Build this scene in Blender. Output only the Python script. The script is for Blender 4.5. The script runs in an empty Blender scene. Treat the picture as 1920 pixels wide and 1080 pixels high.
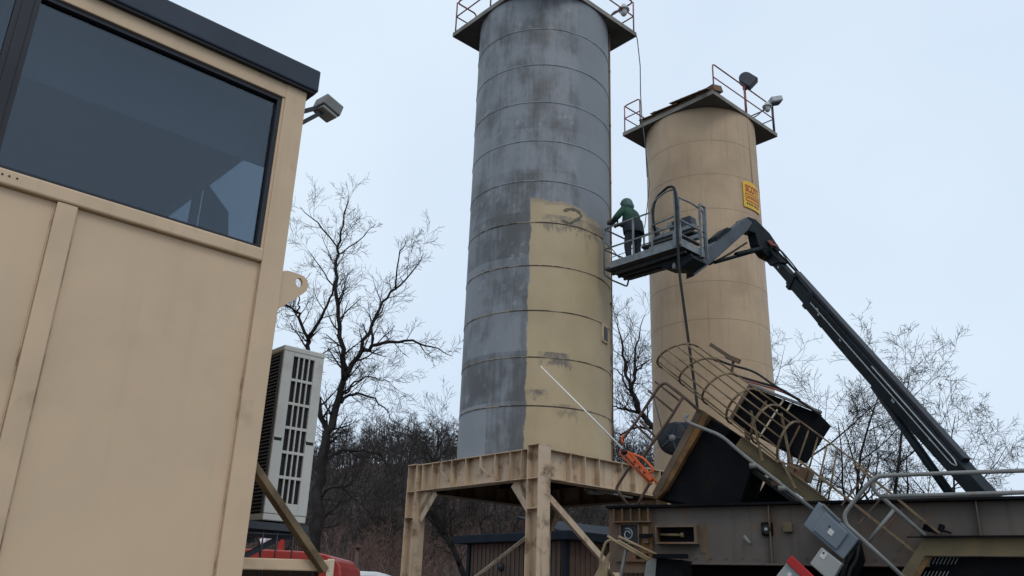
import bpy, bmesh, math, random
from mathutils import Vector as V, Matrix
random.seed(11)
sc = bpy.context.scene
COL = sc.collection
rad = math.radians

# ------------------------------------------------------------------ camera
PITCH, ROLL, FPX, CAMH = rad(20.25), rad(1.99), 1593.0, 1.6
FW = V((0, math.cos(PITCH), math.sin(PITCH)))
_u0 = V((0, -math.sin(PITCH), math.cos(PITCH))); _r0 = V((1, 0, 0))
UP = _u0 * math.cos(ROLL) - _r0 * math.sin(ROLL)
RT = _r0 * math.cos(ROLL) + _u0 * math.sin(ROLL)
CP = V((0, 0, CAMH))
cam = bpy.data.cameras.new('camera'); camo = bpy.data.objects.new('camera', cam); COL.objects.link(camo)
cam.sensor_width = 36; cam.lens = FPX / 1920 * 36; cam.clip_end = 3000; cam.clip_start = .05
camo.matrix_world = Matrix(((RT.x, UP.x, -FW.x, 0), (RT.y, UP.y, -FW.y, 0), (RT.z, UP.z, -FW.z, CAMH), (0, 0, 0, 1)))
sc.camera = camo

# ------------------------------------------------------------------ sky, sun, exposure
w = bpy.data.worlds.new('World'); sc.world = w; w.use_nodes = True
nt = w.node_tree; nt.nodes.clear()
wo = nt.nodes.new('ShaderNodeOutputWorld'); mx = nt.nodes.new('ShaderNodeMixShader')
b1 = nt.nodes.new('ShaderNodeBackground'); b2 = nt.nodes.new('ShaderNodeBackground')
sk = nt.nodes.new('ShaderNodeTexSky'); sk.sky_type = 'NISHITA'; sk.sun_disc = False
SUN_EL, SUN_YAW = rad(52), rad(160)
sk.sun_elevation = SUN_EL; sk.sun_rotation = SUN_YAW; sk.dust_density = 3.0
nt.links.new(sk.outputs[0], b1.inputs[0]); b1.inputs[1].default_value = 0.1
tcw = nt.nodes.new('ShaderNodeTexCoord'); nzw = nt.nodes.new('ShaderNodeTexNoise')
nzw.inputs['Scale'].default_value = 2.2; nzw.inputs['Detail'].default_value = 4; nzw.inputs['Roughness'].default_value = .45
nt.links.new(tcw.outputs['Generated'], nzw.inputs['Vector'])
crw = nt.nodes.new('ShaderNodeValToRGB')
crw.color_ramp.elements[0].position = .3; crw.color_ramp.elements[0].color = (.675, .805, .975, 1)
crw.color_ramp.elements[1].position = .7; crw.color_ramp.elements[1].color = (.79, .915, 1.04, 1)
nt.links.new(nzw.outputs['Fac'], crw.inputs[0]); nt.links.new(crw.outputs[0], b2.inputs[0]); b2.inputs[1].default_value = 1.0
mx.inputs[0].default_value = .93
nt.links.new(b1.outputs[0], mx.inputs[1]); nt.links.new(b2.outputs[0], mx.inputs[2]); nt.links.new(mx.outputs[0], wo.inputs[0])
sl = bpy.data.lights.new('sun', 'SUN'); sl.energy = 0.8; sl.angle = rad(25); sl.color = (1, .97, .93)
so = bpy.data.objects.new('sun', sl); COL.objects.link(so)
sd = V((math.sin(SUN_YAW) * math.cos(SUN_EL), math.cos(SUN_YAW) * math.cos(SUN_EL), math.sin(SUN_EL)))
so.rotation_euler = (-sd).to_track_quat('-Z', 'Y').to_euler(); so.location = (0, 0, 40)
vs = sc.view_settings; vs.view_transform = 'Standard'; vs.look = 'None'; vs.exposure = 0; vs.gamma = 1; vs.use_curve_mapping = False

# ------------------------------------------------------------------ geometry helpers
def ray(x, y): return FW + RT * ((x - 960) / FPX) - UP * ((y - 540) / FPX)
def at(x, y, Y):
    d = ray(x, y); return CP + d * (Y / d.y)
def atz(x, y, z):
    d = ray(x, y); return CP + d * ((z - CAMH) / d.z)
def onp(x, y, p0, n):
    d = ray(x, y); return CP + d * ((p0 - CP).dot(n) / d.dot(n))
YB = rad(48.3)
E1 = V((math.sin(YB), math.cos(YB), 0)); E2 = V((-math.cos(YB), math.sin(YB), 0)); EZ = V((0, 0, 1))
OFF = {}
def frame_of(d, up=EZ):
    d = d.normalized(); s = d.cross(up)
    if s.length < 1e-4: s = d.cross(V((1, 0, 0)))
    s.normalize(); return d, s, s.cross(d)
class MB:
    def __init__(s): s.v = []; s.f = []; s.sm = []
    def face(s, ids, smooth=False): s.f.append(ids); s.sm.append(smooth)
    def box(s, c, size, ax=(V((1, 0, 0)), V((0, 1, 0)), V((0, 0, 1)))):
        c = V(c); a, b, d = [ax[i] * (size[i] / 2) for i in range(3)]; n = len(s.v)
        for k in (-1, 1):
            for (i, j) in ((-1, -1), (1, -1), (1, 1), (-1, 1)): s.v.append(c + a * i + b * j + d * k)
        for q in ((3, 2, 1, 0), (4, 5, 6, 7), (0, 1, 5, 4), (1, 2, 6, 5), (2, 3, 7, 6), (3, 0, 4, 7)): s.face(tuple(n + i for i in q))
        return s
    def bar(s, p0, p1, wd, ht, up=EZ):
        p0 = V(p0); p1 = V(p1); d, sd_, u = frame_of(p1 - p0, up)
        return s.box((p0 + p1) / 2, ((p1 - p0).length, wd, ht), (d, sd_, u))
    def prism(s, poly, vec):
        n = len(s.v); m = len(poly); vec = V(vec)
        s.v += [V(p) for p in poly] + [V(p) + vec for p in poly]
        s.face(tuple(n + i for i in range(m))); s.face(tuple(n + m + i for i in reversed(range(m))))
        for i in range(m):
            j = (i + 1) % m; s.face((n + j, n + i, n + m + i, n + m + j))
        return s
    def tube(s, pts, r, n=8, cap=True, closed=False, up=EZ):
        pts = [V(p) for p in pts]; m = len(pts)
        rs = r if isinstance(r, (list, tuple)) else [r] * m
        base = len(s.v); prev = None
        for i, p in enumerate(pts):
            if closed: t = pts[(i + 1) % m] - pts[i - 1]
            else: t = pts[min(i + 1, m - 1)] - pts[max(i - 1, 0)]
            if t.length < 1e-9: t = V((0, 0, 1))
            t.normalize()
            if prev is None:
                _, a, b = frame_of(t, up)
            else:
                a = prev - t * prev.dot(t)
                if a.length < 1e-6: _, a, b = frame_of(t, up)
                a.normalize(); b = a.cross(t)
            prev = a
            for k in range(n):
                q = 2 * math.pi * k / n; s.v.append(p + a * (math.cos(q) * rs[i]) + b * (math.sin(q) * rs[i]))
        for i in range(m if closed else m - 1):
            j = (i + 1) % m
            for k in range(n):
                l = (k + 1) % n
                s.face((base + i * n + k, base + j * n + k, base + j * n + l, base + i * n + l), n > 4)
        if cap and not closed:
            s.face(tuple(base + k for k in range(n))); s.face(tuple(base + (m - 1) * n + k for k in reversed(range(n))))
        return s
    def cyl(s, p0, p1, r0, r1=None, n=20): return s.tube([p0, p1], [r0, r0 if r1 is None else r1], n)
    def lathe(s, c, prof, n=48, axis=EZ, a0=0, a1=2 * math.pi):
        d, x, y = frame_of(axis); c = V(c); base = len(s.v); m = len(prof); full = abs(a1 - a0 - 2 * math.pi) < 1e-6
        cnt = n if full else n + 1
        for i in range(cnt):
            q = a0 + (a1 - a0) * i / n; e = x * math.cos(q) + y * math.sin(q)
            for (r, h) in prof: s.v.append(c + e * r + d * h)
        for i in range(n):
            j = (i + 1) % cnt
            for k in range(m - 1): s.face((base + i * m + k, base + j * m + k, base + j * m + k + 1, base + i * m + k + 1), True)
        return s
    def build(s, name, m, parent=None, loc=None, bevel=0, flip=False):
        off = OFF[parent.name] if parent is not None else V(loc if loc is not None else (0, 0, 0))
        me = bpy.data.meshes.new(name)
        me.from_pydata([tuple(p - off) for p in s.v], [], s.f)
        me.polygons.foreach_set('use_smooth', s.sm); me.materials.append(m); me.update()
        bm = bmesh.new(); bm.from_mesh(me); bmesh.ops.recalc_face_normals(bm, faces=bm.faces); bm.to_mesh(me); bm.free()
        o = bpy.data.objects.new(name, me); COL.objects.link(o)
        if parent is not None: o.parent = parent
        else: o.location = off
        OFF[o.name] = off
        if bevel:
            b = o.modifiers.new('bevel', 'BEVEL'); b.width = bevel; b.segments = 2; b.limit_method = 'ANGLE'
        return o
def tag(o, label, cat, group=None):
    o['label'] = label; o['category'] = cat
    if group: o['group'] = group
    return o
def thing(name, label, cat, loc, group=None):
    o = bpy.data.objects.new(name, None); COL.objects.link(o); o.location = loc; o.empty_display_size = .2
    OFF[o.name] = V(loc); return tag(o, label, cat, group)
def bend(pts, r=.12, k=5):
    """round the corners of a polyline"""
    pts = [V(p) for p in pts]; out = [pts[0]]
    for i in range(1, len(pts) - 1):
        a, b, c = pts[i - 1], pts[i], pts[i + 1]
        d1 = (a - b); d2 = (c - b); q = min(r, d1.length * .45, d2.length * .45)
        s0 = b + d1.normalized() * q; s1 = b + d2.normalized() * q
        for j in range(k + 1):
            t = j / k; out.append(s0 * (1 - t) ** 2 + b * 2 * t * (1 - t) + s1 * t * t)
    out.append(pts[-1]); return out

# ------------------------------------------------------------------ materials
class G:
    def __init__(s, name):
        s.m = bpy.data.materials.new(name); s.m.use_nodes = True; s.nt = s.m.node_tree; s.nt.nodes.clear()
        s.out = s.nt.nodes.new('ShaderNodeOutputMaterial'); s.bs = s.nt.nodes.new('ShaderNodeBsdfPrincipled')
        s.nt.links.new(s.bs.outputs[0], s.out.inputs[0]); s.tc = s.nt.nodes.new('ShaderNodeTexCoord')
    def put(s, sock, v):
        if isinstance(v, bpy.types.NodeSocket): s.nt.links.new(v, sock)
        else: sock.default_value = v
    def m_(s, op, a, b=None, c=None):
        n = s.nt.nodes.new('ShaderNodeMath'); n.operation = op
        for i, v in enumerate((a, b, c)):
            if v is not None: s.put(n.inputs[i], v)
        return n.outputs[0]
    def ss(s, v, a, b):
        n = s.nt.nodes.new('ShaderNodeMapRange'); n.interpolation_type = 'SMOOTHSTEP'
        s.put(n.inputs[0], v); n.inputs[1].default_value = a; n.inputs[2].default_value = b; return n.outputs[0]
    def noise(s, scale, detail=4, rough=.55, mp=None, co='Object'):
        n = s.nt.nodes.new('ShaderNodeTexNoise'); n.inputs['Scale'].default_value = scale; n.inputs['Detail'].default_value = detail
        n.inputs['Roughness'].default_value = rough; src = s.tc.outputs[co]
        if mp:
            q = s.nt.nodes.new('ShaderNodeMapping'); q.inputs['Scale'].default_value = mp; s.nt.links.new(src, q.inputs[0]); src = q.outputs[0]
        s.nt.links.new(src, n.inputs['Vector']); return n.outputs['Fac']
    def mix(s, f, a, b):
        n = s.nt.nodes.new('ShaderNodeMix'); n.data_type = 'RGBA'; s.put(n.inputs[0], f)
        for i, v in ((6, a), (7, b)): s.put(n.inputs[i], v if isinstance(v, bpy.types.NodeSocket) else (*v[:3], 1))
        return n.outputs[2]
    def bump(s, h, st, dist=.01):
        n = s.nt.nodes.new('ShaderNodeBump'); n.inputs['Strength'].default_value = st; n.inputs['Distance'].default_value = dist
        s.put(n.inputs['Height'], h); s.nt.links.new(n.outputs[0], s.bs.inputs['Normal'])
    def xyz(s):
        n = s.nt.nodes.new('ShaderNodeSeparateXYZ'); s.nt.links.new(s.tc.outputs['Object'], n.inputs[0]); return n.outputs
def mat(name, col, rough=.6, metal=0, var=.18, vs_=2., dirt=None, ds=1.6, da=.6, dlo=.5, dhi=.68, streak=None, sa=.5, bump=.12, bs=40, spec=.3):
    g = G(name); n1 = g.noise(vs_, 5)
    c = g.mix(g.ss(n1, .3, .7), [x * (1 - var) for x in col], [min(1, x * (1 + var * .7)) for x in col])
    if streak:
        n3 = g.noise(1, 5, .6, (7, 7, .45)); c = g.mix(g.m_('MULTIPLY', g.ss(n3, .5, .78), sa), c, streak)
    if dirt:
        n2 = g.noise(ds, 7, .65); f = g.m_('MULTIPLY', g.ss(n2, dlo, dhi), da); c = g.mix(f, c, dirt)
    g.put(g.bs.inputs['Base Color'], c); g.bs.inputs['Metallic'].default_value = metal; g.bs.inputs['Specular IOR Level'].default_value = spec
    rn = g.m_('MULTIPLY_ADD', g.noise(vs_ * 3, 3), .25, rough - .12); g.put(g.bs.inputs['Roughness'], rn)
    if bump: g.bump(g.noise(bs, 4), bump, .006)
    return g.m
TAN_A = (.605, .438, .288)
M = {}
M['house'] = mat('house_tan', TAN_A, .55, var=.06, vs_=1.1, streak=(.42, .33, .215), sa=.26, dirt=(.45, .335, .21), ds=.7, da=.32, bump=.25, bs=2.2)
M['house_frame'] = mat('house_frame_tan', (.59, .425, .277), .5, var=.07, vs_=2.5, streak=(.38, .30, .20), sa=.35, dirt=(.30, .23, .15), ds=3, da=.35, dlo=.55, bump=.05)
M['fascia'] = mat('fascia_navy', (.030, .040, .058), .55, var=.15, bump=.05)
M['blackframe'] = mat('window_gasket', (.018, .02, .026), .45, var=.2)
M['inside'] = mat('interior_grey', (.12, .12, .12), .8)
M['insidelight'] = mat('interior_panel', (.3, .3, .29), .8)
M['shade'] = mat('roller_shade', (.12, .13, .14), .8)
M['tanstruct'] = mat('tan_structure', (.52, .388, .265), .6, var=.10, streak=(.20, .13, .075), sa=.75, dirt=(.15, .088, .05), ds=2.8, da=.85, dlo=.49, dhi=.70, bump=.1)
M['silo2'] = mat('silo_two_tan', (.455, .325, .208), .6, var=.10, vs_=.5, streak=(.25, .165, .105), sa=.45, dirt=(.31, .215, .14), ds=.45, da=.55, dlo=.46, dhi=.7, bump=.06)
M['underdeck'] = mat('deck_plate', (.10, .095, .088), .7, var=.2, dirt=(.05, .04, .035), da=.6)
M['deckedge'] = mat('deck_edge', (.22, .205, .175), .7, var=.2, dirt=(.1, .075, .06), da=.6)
M['redrail'] = mat('faded_red_rail', (.27, .085, .075), .6, var=.3, vs_=5, dirt=(.2, .2, .2), ds=3, da=.6)
M['seam'] = mat('seam_bead', (.085, .065, .045), .8, var=.4, vs_=4, dirt=(.28, .24, .17), ds=2.2, da=.9, dlo=.46, dhi=.56)
M['seam2'] = mat('seam_bead_faint', (.41, .293, .187), .7, var=.08, vs_=2, dirt=(.22, .15, .1), ds=.8, da=.8, dlo=.60, dhi=.66)
M['seam_grey'] = mat('seam_bead_grey', (.155, .163, .175), .7, var=.3, vs_=4, dirt=(.26, .275, .295), ds=1.6, da=.9, dlo=.45, dhi=.55)
M['galv'] = mat('galvanised_grey', (.32, .34, .35), .5, .3, var=.2, vs_=6)
M['lampgrey'] = mat('lamp_housing', (.045, .05, .06), .5, var=.2)
M['lampwhite'] = mat('lamp_lens', (.5, .5, .48), .3, var=.1)
M['greybox'] = mat('grey_enclosure', (.155, .185, .215), .42, .0, var=.08, dirt=(.07, .07, .065), ds=4, da=.4, dlo=.58)
M['ltbox'] = mat('light_grey_enclosure', (.34, .345, .33), .5, var=.1, dirt=(.16, .15, .13), ds=5, da=.4, dlo=.56)
M['label'] = mat('white_label', (.62, .62, .6), .6)
M['redpaint'] = mat('red_paint', (.42, .022, .022), .3, var=.12, dirt=(.30, .09, .07), ds=4, da=.5)
M['truckred'] = mat('truck_red', (.34, .03, .025), .32, var=.10, dirt=(.28, .09, .07), ds=2, da=.3, bump=0, spec=.5)
M['orange'] = mat('orange_paint', (.62, .12, .035), .5, var=.15, dirt=(.25, .07, .03), ds=8, da=.5)
M['white'] = mat('white_rod', (.78, .76, .70), .5, var=.05)
M['vanwhite'] = mat('van_white', (.66, .67, .67), .3, var=.04)
M['acwhite'] = mat('ac_cream', (.50, .49, .45), .5, var=.06, dirt=(.32, .29, .24), ds=3, da=.45, streak=(.33, .30, .25), sa=.3)
M['acdark'] = mat('ac_dark', (.012, .012, .014), .6)
M['fin'] = mat('ac_fin', (.07, .075, .08), .5, .4)
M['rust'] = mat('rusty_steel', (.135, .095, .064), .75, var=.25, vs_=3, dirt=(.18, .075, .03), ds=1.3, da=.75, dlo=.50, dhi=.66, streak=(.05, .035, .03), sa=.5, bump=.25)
M['rustorange'] = mat('orange_rust', (.15, .08, .032), .8, var=.35, vs_=6, dirt=(.25, .12, .028), ds=2.4, da=.8, bump=.3)
M['web'] = mat('chassis_brown_grey', (.115, .097, .083), .7, var=.14, vs_=1.2, dirt=(.15, .078, .04), ds=1.1, da=.8, dlo=.50, dhi=.68, streak=(.055, .042, .034), sa=.6, bump=.1)
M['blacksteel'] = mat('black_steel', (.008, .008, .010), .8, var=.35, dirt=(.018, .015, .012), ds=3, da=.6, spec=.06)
M['olive'] = mat('olive_channel', (.13, .10, .055), .7, var=.25, dirt=(.2, .12, .045), ds=4, da=.6)
M['cage'] = mat('cage_tan_rust', (.175, .122, .068), .7, var=.35, vs_=5, dirt=(.075, .042, .024), ds=4, da=.8)
M['darkpipe'] = mat('brown_pipe', (.095, .06, .045), .6, var=.3, vs_=5, dirt=(.2, .12, .08), ds=6, da=.5)
M['greypipe'] = mat('grey_pipe', (.20, .20, .19), .5, var=.2, vs_=5, dirt=(.12, .085, .06), ds=5, da=.5)
M['tanpipe'] = mat('tan_pipe', (.27, .2, .115), .6, var=.25, vs_=5, dirt=(.14, .07, .03), ds=6, da=.6)
M['boom'] = mat('boom_navy', (.009, .014, .018), .5, var=.3, dirt=(.022, .026, .028), ds=3, da=.6, spec=.12)
M['jib'] = mat('jib_slate', (.062, .073, .088), .5, var=.15, dirt=(.03, .032, .036), ds=3, da=.5)
M['basket'] = mat('basket_grey', (.19, .21, .22), .5, .1, var=.2, vs_=5, dirt=(.08, .08, .08), ds=4, da=.6)
M['basketdark'] = mat('basket_dark', (.05, .055, .06), .55, var=.3, vs_=5)
M['rubber'] = mat('rubber', (.018, .018, .018), .7, var=.2)
M['motor'] = mat('motor_blue_grey', (.045, .06, .075), .5, var=.25, dirt=(.03, .03, .03), ds=6, da=.5)
M['bark'] = mat('bark', (.032, .028, .027), .9, var=.3, vs_=3, bump=.6, bs=14, spec=.1)
M['twig'] = mat('twig', (.04, .033, .03), .9, var=.3, vs_=.8, bump=0, spec=.05)
M['woods'] = mat('winter_woods', (.056, .048, .045), .95, var=.4, vs_=.12, bump=0, spec=.05)
M['brush'] = mat('red_brush', (.135, .088, .073), .95, var=.4, vs_=.25, bump=0, spec=.05)
M['ground'] = mat('gravel_ground', (.085, .078, .07), .95, var=.25, vs_=.4, dirt=(.055, .048, .042), ds=1.5, da=.7, bump=.5, bs=30)
M['hill'] = mat('hill_litter', (.055, .046, .042), .95, var=.4, vs_=.15, dirt=(.10, .066, .055), ds=.08, da=.8, bump=.4, bs=3)
M['shedwall'] = mat('shed_siding', (.125, .085, .068), .8, var=.12, streak=(.07, .048, .04), sa=.5, spec=.1)
M['shedroof'] = mat('shed_navy_trim', (.014, .019, .028), .7, var=.2, spec=.15)
M['green'] = mat('green_jacket', (.018, .062, .038), .8, var=.4, vs_=7, dirt=(.02, .05, .04), ds=6, da=.5, bump=.3, bs=25)
M['hoodg'] = mat('grey_green_hood', (.07, .12, .11), .8, var=.3, vs_=12, bump=.3, bs=30)
M['pants'] = mat('dark_trousers', (.022, .026, .034), .85, var=.3, vs_=9, bump=.3, bs=30)
M['skin'] = mat('skin', (.42, .26, .19), .5, var=.08)
M['glove'] = mat('glove', (.05, .05, .05), .8)
M['yellow'] = mat('sign_yellow', (.72, .42, .03), .45, var=.08, vs_=3, dirt=(.5, .33, .08), da=.4)
M['signred'] = mat('sign_red', (.40, .05, .03), .5, var=.1)
M['signdark'] = mat('sign_dark', (.12, .09, .02), .5, var=.1)
M['smear'] = mat('paint_smear', (.13, .11, .08), .6, var=.2, vs_=9)
M['rope'] = mat('rope', (.10, .10, .10), .9)
M['beige'] = mat('beige_trim', (.62, .53, .40), .5, var=.05)
def glass_mat(name, tint, refl, f0=.045):
    g = G(name); g.nt.nodes.remove(g.bs); nn = g.nt.nodes
    tr = nn.new('ShaderNodeBsdfTransparent'); tr.inputs[0].default_value = (*tint, 1)
    gl = nn.new('ShaderNodeBsdfGlossy'); gl.inputs['Roughness'].default_value = .02; gl.inputs[0].default_value = (*refl, 1)
    lw = nn.new('ShaderNodeLayerWeight'); lw.inputs[0].default_value = .5; fac = g.m_('MULTIPLY_ADD', g.m_('POWER', lw.outputs['Facing'], 4.), .9, f0)
    mxs = nn.new('ShaderNodeMixShader')
    g.nt.links.new(fac, mxs.inputs[0]); g.nt.links.new(tr.outputs[0], mxs.inputs[1]); g.nt.links.new(gl.outputs[0], mxs.inputs[2])
    g.nt.links.new(mxs.outputs[0], g.out.inputs[0]); return g.m
M['glass'] = glass_mat('tinted_glass', (.58, .625, .67), (.76, .88, 1), .062)
M['vglass'] = glass_mat('vehicle_glass', (.12, .14, .15), (1, 1, 1))

def silo_paint():
    g = G('silo_primer_and_tan'); X = g.xyz()
    phi = g.m_('ARCTAN2', X[0], g.m_('MULTIPLY', X[1], -1.)); z = g.m_('ADD', X[2], 4.6)
    nA = g.m_('SUBTRACT', g.noise(2.4, 4, .6), .5); nB = g.m_('SUBTRACT', g.noise(1.2, 4, .6), .5)
    # primer: mottled, streaked vertically, course by course
    course = g.m_('FLOOR', g.m_('DIVIDE', g.m_('SUBTRACT', z, 4.66), 1.172))
    wn = g.nt.nodes.new('ShaderNodeTexWhiteNoise'); wn.noise_dimensions = '1D'; g.put(wn.inputs['W'], course)
    st = g.noise(1, 6, .62, (4.2, 4.2, 1.0)); fine = g.noise(1, 5, .6, (14, 14, 1.3)); big = g.noise(.75, 5, .62)
    t = g.m_('ADD', g.m_('MULTIPLY', big, 1.0), g.m_('MULTIPLY', st, .55)); t = g.m_('ADD', t, g.m_('MULTIPLY', fine, .22))
    t = g.m_('ADD', t, g.m_('MULTIPLY', g.m_('SUBTRACT', wn.outputs[0], .5), .16))
    grey = g.mix(g.ss(t, .70, 1.06), (.080, .080, .081), (.205, .217, .234))
    grey = g.mix(g.m_('MULTIPLY', g.ss(g.noise(3.1, 6, .6), .60, .70), .55), grey, (.29, .30, .315))
    # right flank of the primer is evenly sprayed
    flank = g.m_('MULTIPLY', g.ss(g.m_('ADD', phi, g.m_('MULTIPLY', nA, .18)), .42, .56), .85); grey = g.mix(flank, grey, (.178, .188, .203))
    # paler sheet at the foot, left
    pale = g.m_('MULTIPLY', g.ss(g.m_('MULTIPLY', phi, -1.), .66, .69), g.ss(g.m_('MULTIPLY', z, -1.), -5.84, -5.80))
    grey = g.mix(g.m_('MULTIPLY', pale, .8), grey, (.235, .25, .27))
    # tan that has not been sprayed yet
    pe = g.m_('ADD', phi, g.m_('MULTIPLY', nA, .10)); left = g.ss(pe, -.165, -.145)
    zt = g.m_('MULTIPLY_ADD', g.m_('MULTIPLY', phi, phi), -.35, 10.88); zt = g.m_('MULTIPLY_ADD', phi, -.15, zt)
    ze = g.m_('ADD', g.m_('SUBTRACT', z, zt), g.m_('MULTIPLY', nB, .55)); top = g.ss(g.m_('MULTIPLY', ze, -1.), -.03, .03)
    tanm = g.m_('MULTIPLY', left, top)
    strip = g.m_('MULTIPLY', g.ss(g.m_('MULTIPLY', g.m_('ADD', phi, g.m_('MULTIPLY', nA, .2)), -1.), 1.38, 1.42), g.ss(g.m_('MULTIPLY', z, -1.), -6.9, -6.6))
    tanm = g.m_('MAXIMUM', tanm, strip)
    tan = g.mix(g.ss(g.noise(.8, 4), .3, .7), (.36, .268, .152), (.44, .335, .195))
    tan = g.mix(g.m_('MULTIPLY', g.ss(g.noise(1, 5, .6, (6, 6, .5)), .55, .8), .3), tan, (.33, .24, .14))
    # wet overspray edge
    def band(v, a, b, s): return g.m_('MULTIPLY', g.ss(v, a - s, a + s), g.m_('SUBTRACT', 1., g.ss(v, b - s, b + s)))
    ed = g.m_('MULTIPLY', band(pe, -.24, -.165, .03), g.ss(g.m_('MULTIPLY', z, -1), -11, -10.8)); grey = g.mix(g.m_('MULTIPLY', ed, .5), grey, (.085, .085, .087))
    et = g.m_('MULTIPLY', band(ze, -.10, .02, .03), g.ss(phi, -.17, -.12)); tan = g.mix(g.m_('MULTIPLY', et, .7), tan, (.24, .2, .13))
    def stain(p0, p1, z0, z1, col, am, base):
        drip = g.noise(1, 4, .6, (13, 13, .3)); blot = g.ss(g.noise(4, 5, .65), .36, .54)
        mz = band(g.m_('ADD', z, g.m_('MULTIPLY', g.m_('SUBTRACT', drip, .5), 2.2 * (z1 - z0))), z0, z1 + .3, .05); mz = g.m_('MULTIPLY', mz, g.m_('SUBTRACT', 1., g.ss(z, z1 - .01, z1 + .01)))
        mp = band(g.m_('ADD', phi, g.m_('MULTIPLY', nA, .25)), p0, p1, .06)
        return g.mix(g.m_('MULTIPLY', g.m_('MULTIPLY', mp, mz), g.m_('MULTIPLY', blot, am)), base, col)
    tan = stain(.02, .40, 6.68, 6.99, (.15, .125, .10), .95, tan)
    tan = stain(-.14, .1, 5.9, 6.1, (.13, .11, .09), .95, tan)
    tan = stain(.2, .5, 5.5, 5.80, (.25, .19, .11), .8, tan)
    tan = stain(.02, 1.1, 10.08, 10.46, (.16, .13, .10), .75, tan)
    tan = stain(.64, .68, 9.6, 10.5, (.17, .15, .12), .8, tan)
    tan = stain(-.2, 1.2, 4.6, 4.72, (.2, .12, .06), .7, tan)
    c = g.mix(tanm, grey, tan); g.put(g.bs.inputs['Base Color'], c)
    g.put(g.bs.inputs['Roughness'], g.m_('MULTIPLY_ADD', st, .3, .42)); g.bump(g.noise(1, 4, .5, (3, 3, 1.5)), .10, .02)
    return g.m
M['silo1'] = silo_paint()

# ------------------------------------------------------------------ ground and hill
def hill_h(x, y):
    t = max(0., min(1., (y - 42) / 78)); t = t * t * (3 - 2 * t)
    k = 1 / (1 + math.exp((x - 34) / 9)) * .9 + .1
    b = max(0., min(1., (y - 36) / 12)); foot = 1.0 * b
    return (17.5 * t * k + foot * k) * (1 + .12 * math.sin(x * .09 + 1) + .08 * math.sin(x * .23 + y * .05))
g = MB(); NX, NY = 90, 80
xs = [-420 + 840 * i / NX for i in range(NX + 1)]; ys = [-60 + 560 * (j / NY) ** 1.6 for j in range(NY + 1)]
for y in ys:
    for x in xs: g.v.append(V((x, y, hill_h(x, y))))
for j in range(NY):
    for i in range(NX): a = j * (NX + 1) + i; g.face((a, a + 1, a + NX + 2, a + NX + 1), True)
go = g.build('ground', M['ground']); go['kind'] = 'structure'
go.data.materials.append(M['hill'])
for p in go.data.polygons:
    if p.center.y > 40: p.material_index = 1

# ------------------------------------------------------------------ trees
class Tree:
    def __init__(s, seed, rmin=.0055): s.rmin = rmin; s.rn = random.Random(seed); s.thick = MB(); s.thin = MB()
    def limb(s, pts, rs, thick=True): (s.thick if thick else s.thin).tube(pts, rs, 7 if thick else 3, cap=thick)
    def grow(s, p, d, L, r, lvl, maxl, droop=0., spread=.75):
        rn = s.rn; n = 5 if lvl < 2 else 4; pts = [p.copy()]; rs = [r]; q = p.copy(); dd = d.normalized()
        for i in range(n):
            dd = (dd + V((rn.gauss(0, .125 if lvl < 3 else .085), rn.gauss(0, .125 if lvl < 3 else .085), rn.gauss(0, .09) + (.07 if lvl < 3 else .03) - droop))).normalized()
            q = q + dd * (L / n); pts.append(q.copy()); rs.append(max(s.rmin, r * (1 - .72 * (i + 1) / n)))
        s.limb(pts, rs, r > .035)
        if lvl >= maxl: return
        k = rn.randint(4, 5) if lvl < maxl - 1 else rn.randint(4, 7)
        for j in range(k):
            t = .2 + .8 * (j + rn.random()) / k; idx = min(n - 1, int(t * n)); fr = t * n - idx
            bp_ = pts[idx].lerp(pts[idx + 1], min(1, fr)); br = rs[idx] * (1 - fr) + rs[idx + 1] * fr
            ax = (pts[idx + 1] - pts[idx]).normalized()
            o = V((rn.gauss(0, 1), rn.gauss(0, 1), rn.gauss(0, .8))); o = (o - ax * o.dot(ax)).normalized()
            nd = ax * (1 - spread * .45) + o * spread * rn.uniform(.6, 1.1)
            s.grow(bp_, nd, L * rn.uniform(.42, .68) * (1.1 - .35 * t), max(s.rmin * 1.15, br * rn.uniform(.5, .7)), lvl + 1, maxl, droop, spread)
    def along(s, pts, rs, dens, Lf, maxl, lvl=2, droop=0.):
        rn = s.rn
        for i in range(len(pts) - 1):
            seg = pts[i + 1] - pts[i]; k = max(1, int(seg.length * dens + rn.random()))
            for j in range(k):
                t = rn.random(); p = pts[i].lerp(pts[i + 1], t); r = rs[i] * (1 - t) + rs[i + 1] * t
                ax = seg.normalized(); o = V((rn.gauss(0, 1), rn.gauss(0, 1), rn.gauss(0, .9))); o = (o - ax * o.dot(ax)).normalized()
                s.grow(p, ax * .55 + o * .75 + V((0, 0, .12)), Lf * rn.uniform(.5, 1.2), min(.05, max(.008, r * .45)), lvl, maxl, droop)
    def finish(s, label, loc, group=None):
        root = thing('bare_tree', label, 'tree', loc, group); s.thick.build('trunk', M['bark'], root)
        if s.thin.v: s.thin.build('crown', M['twig'], root)
        return root
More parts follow.
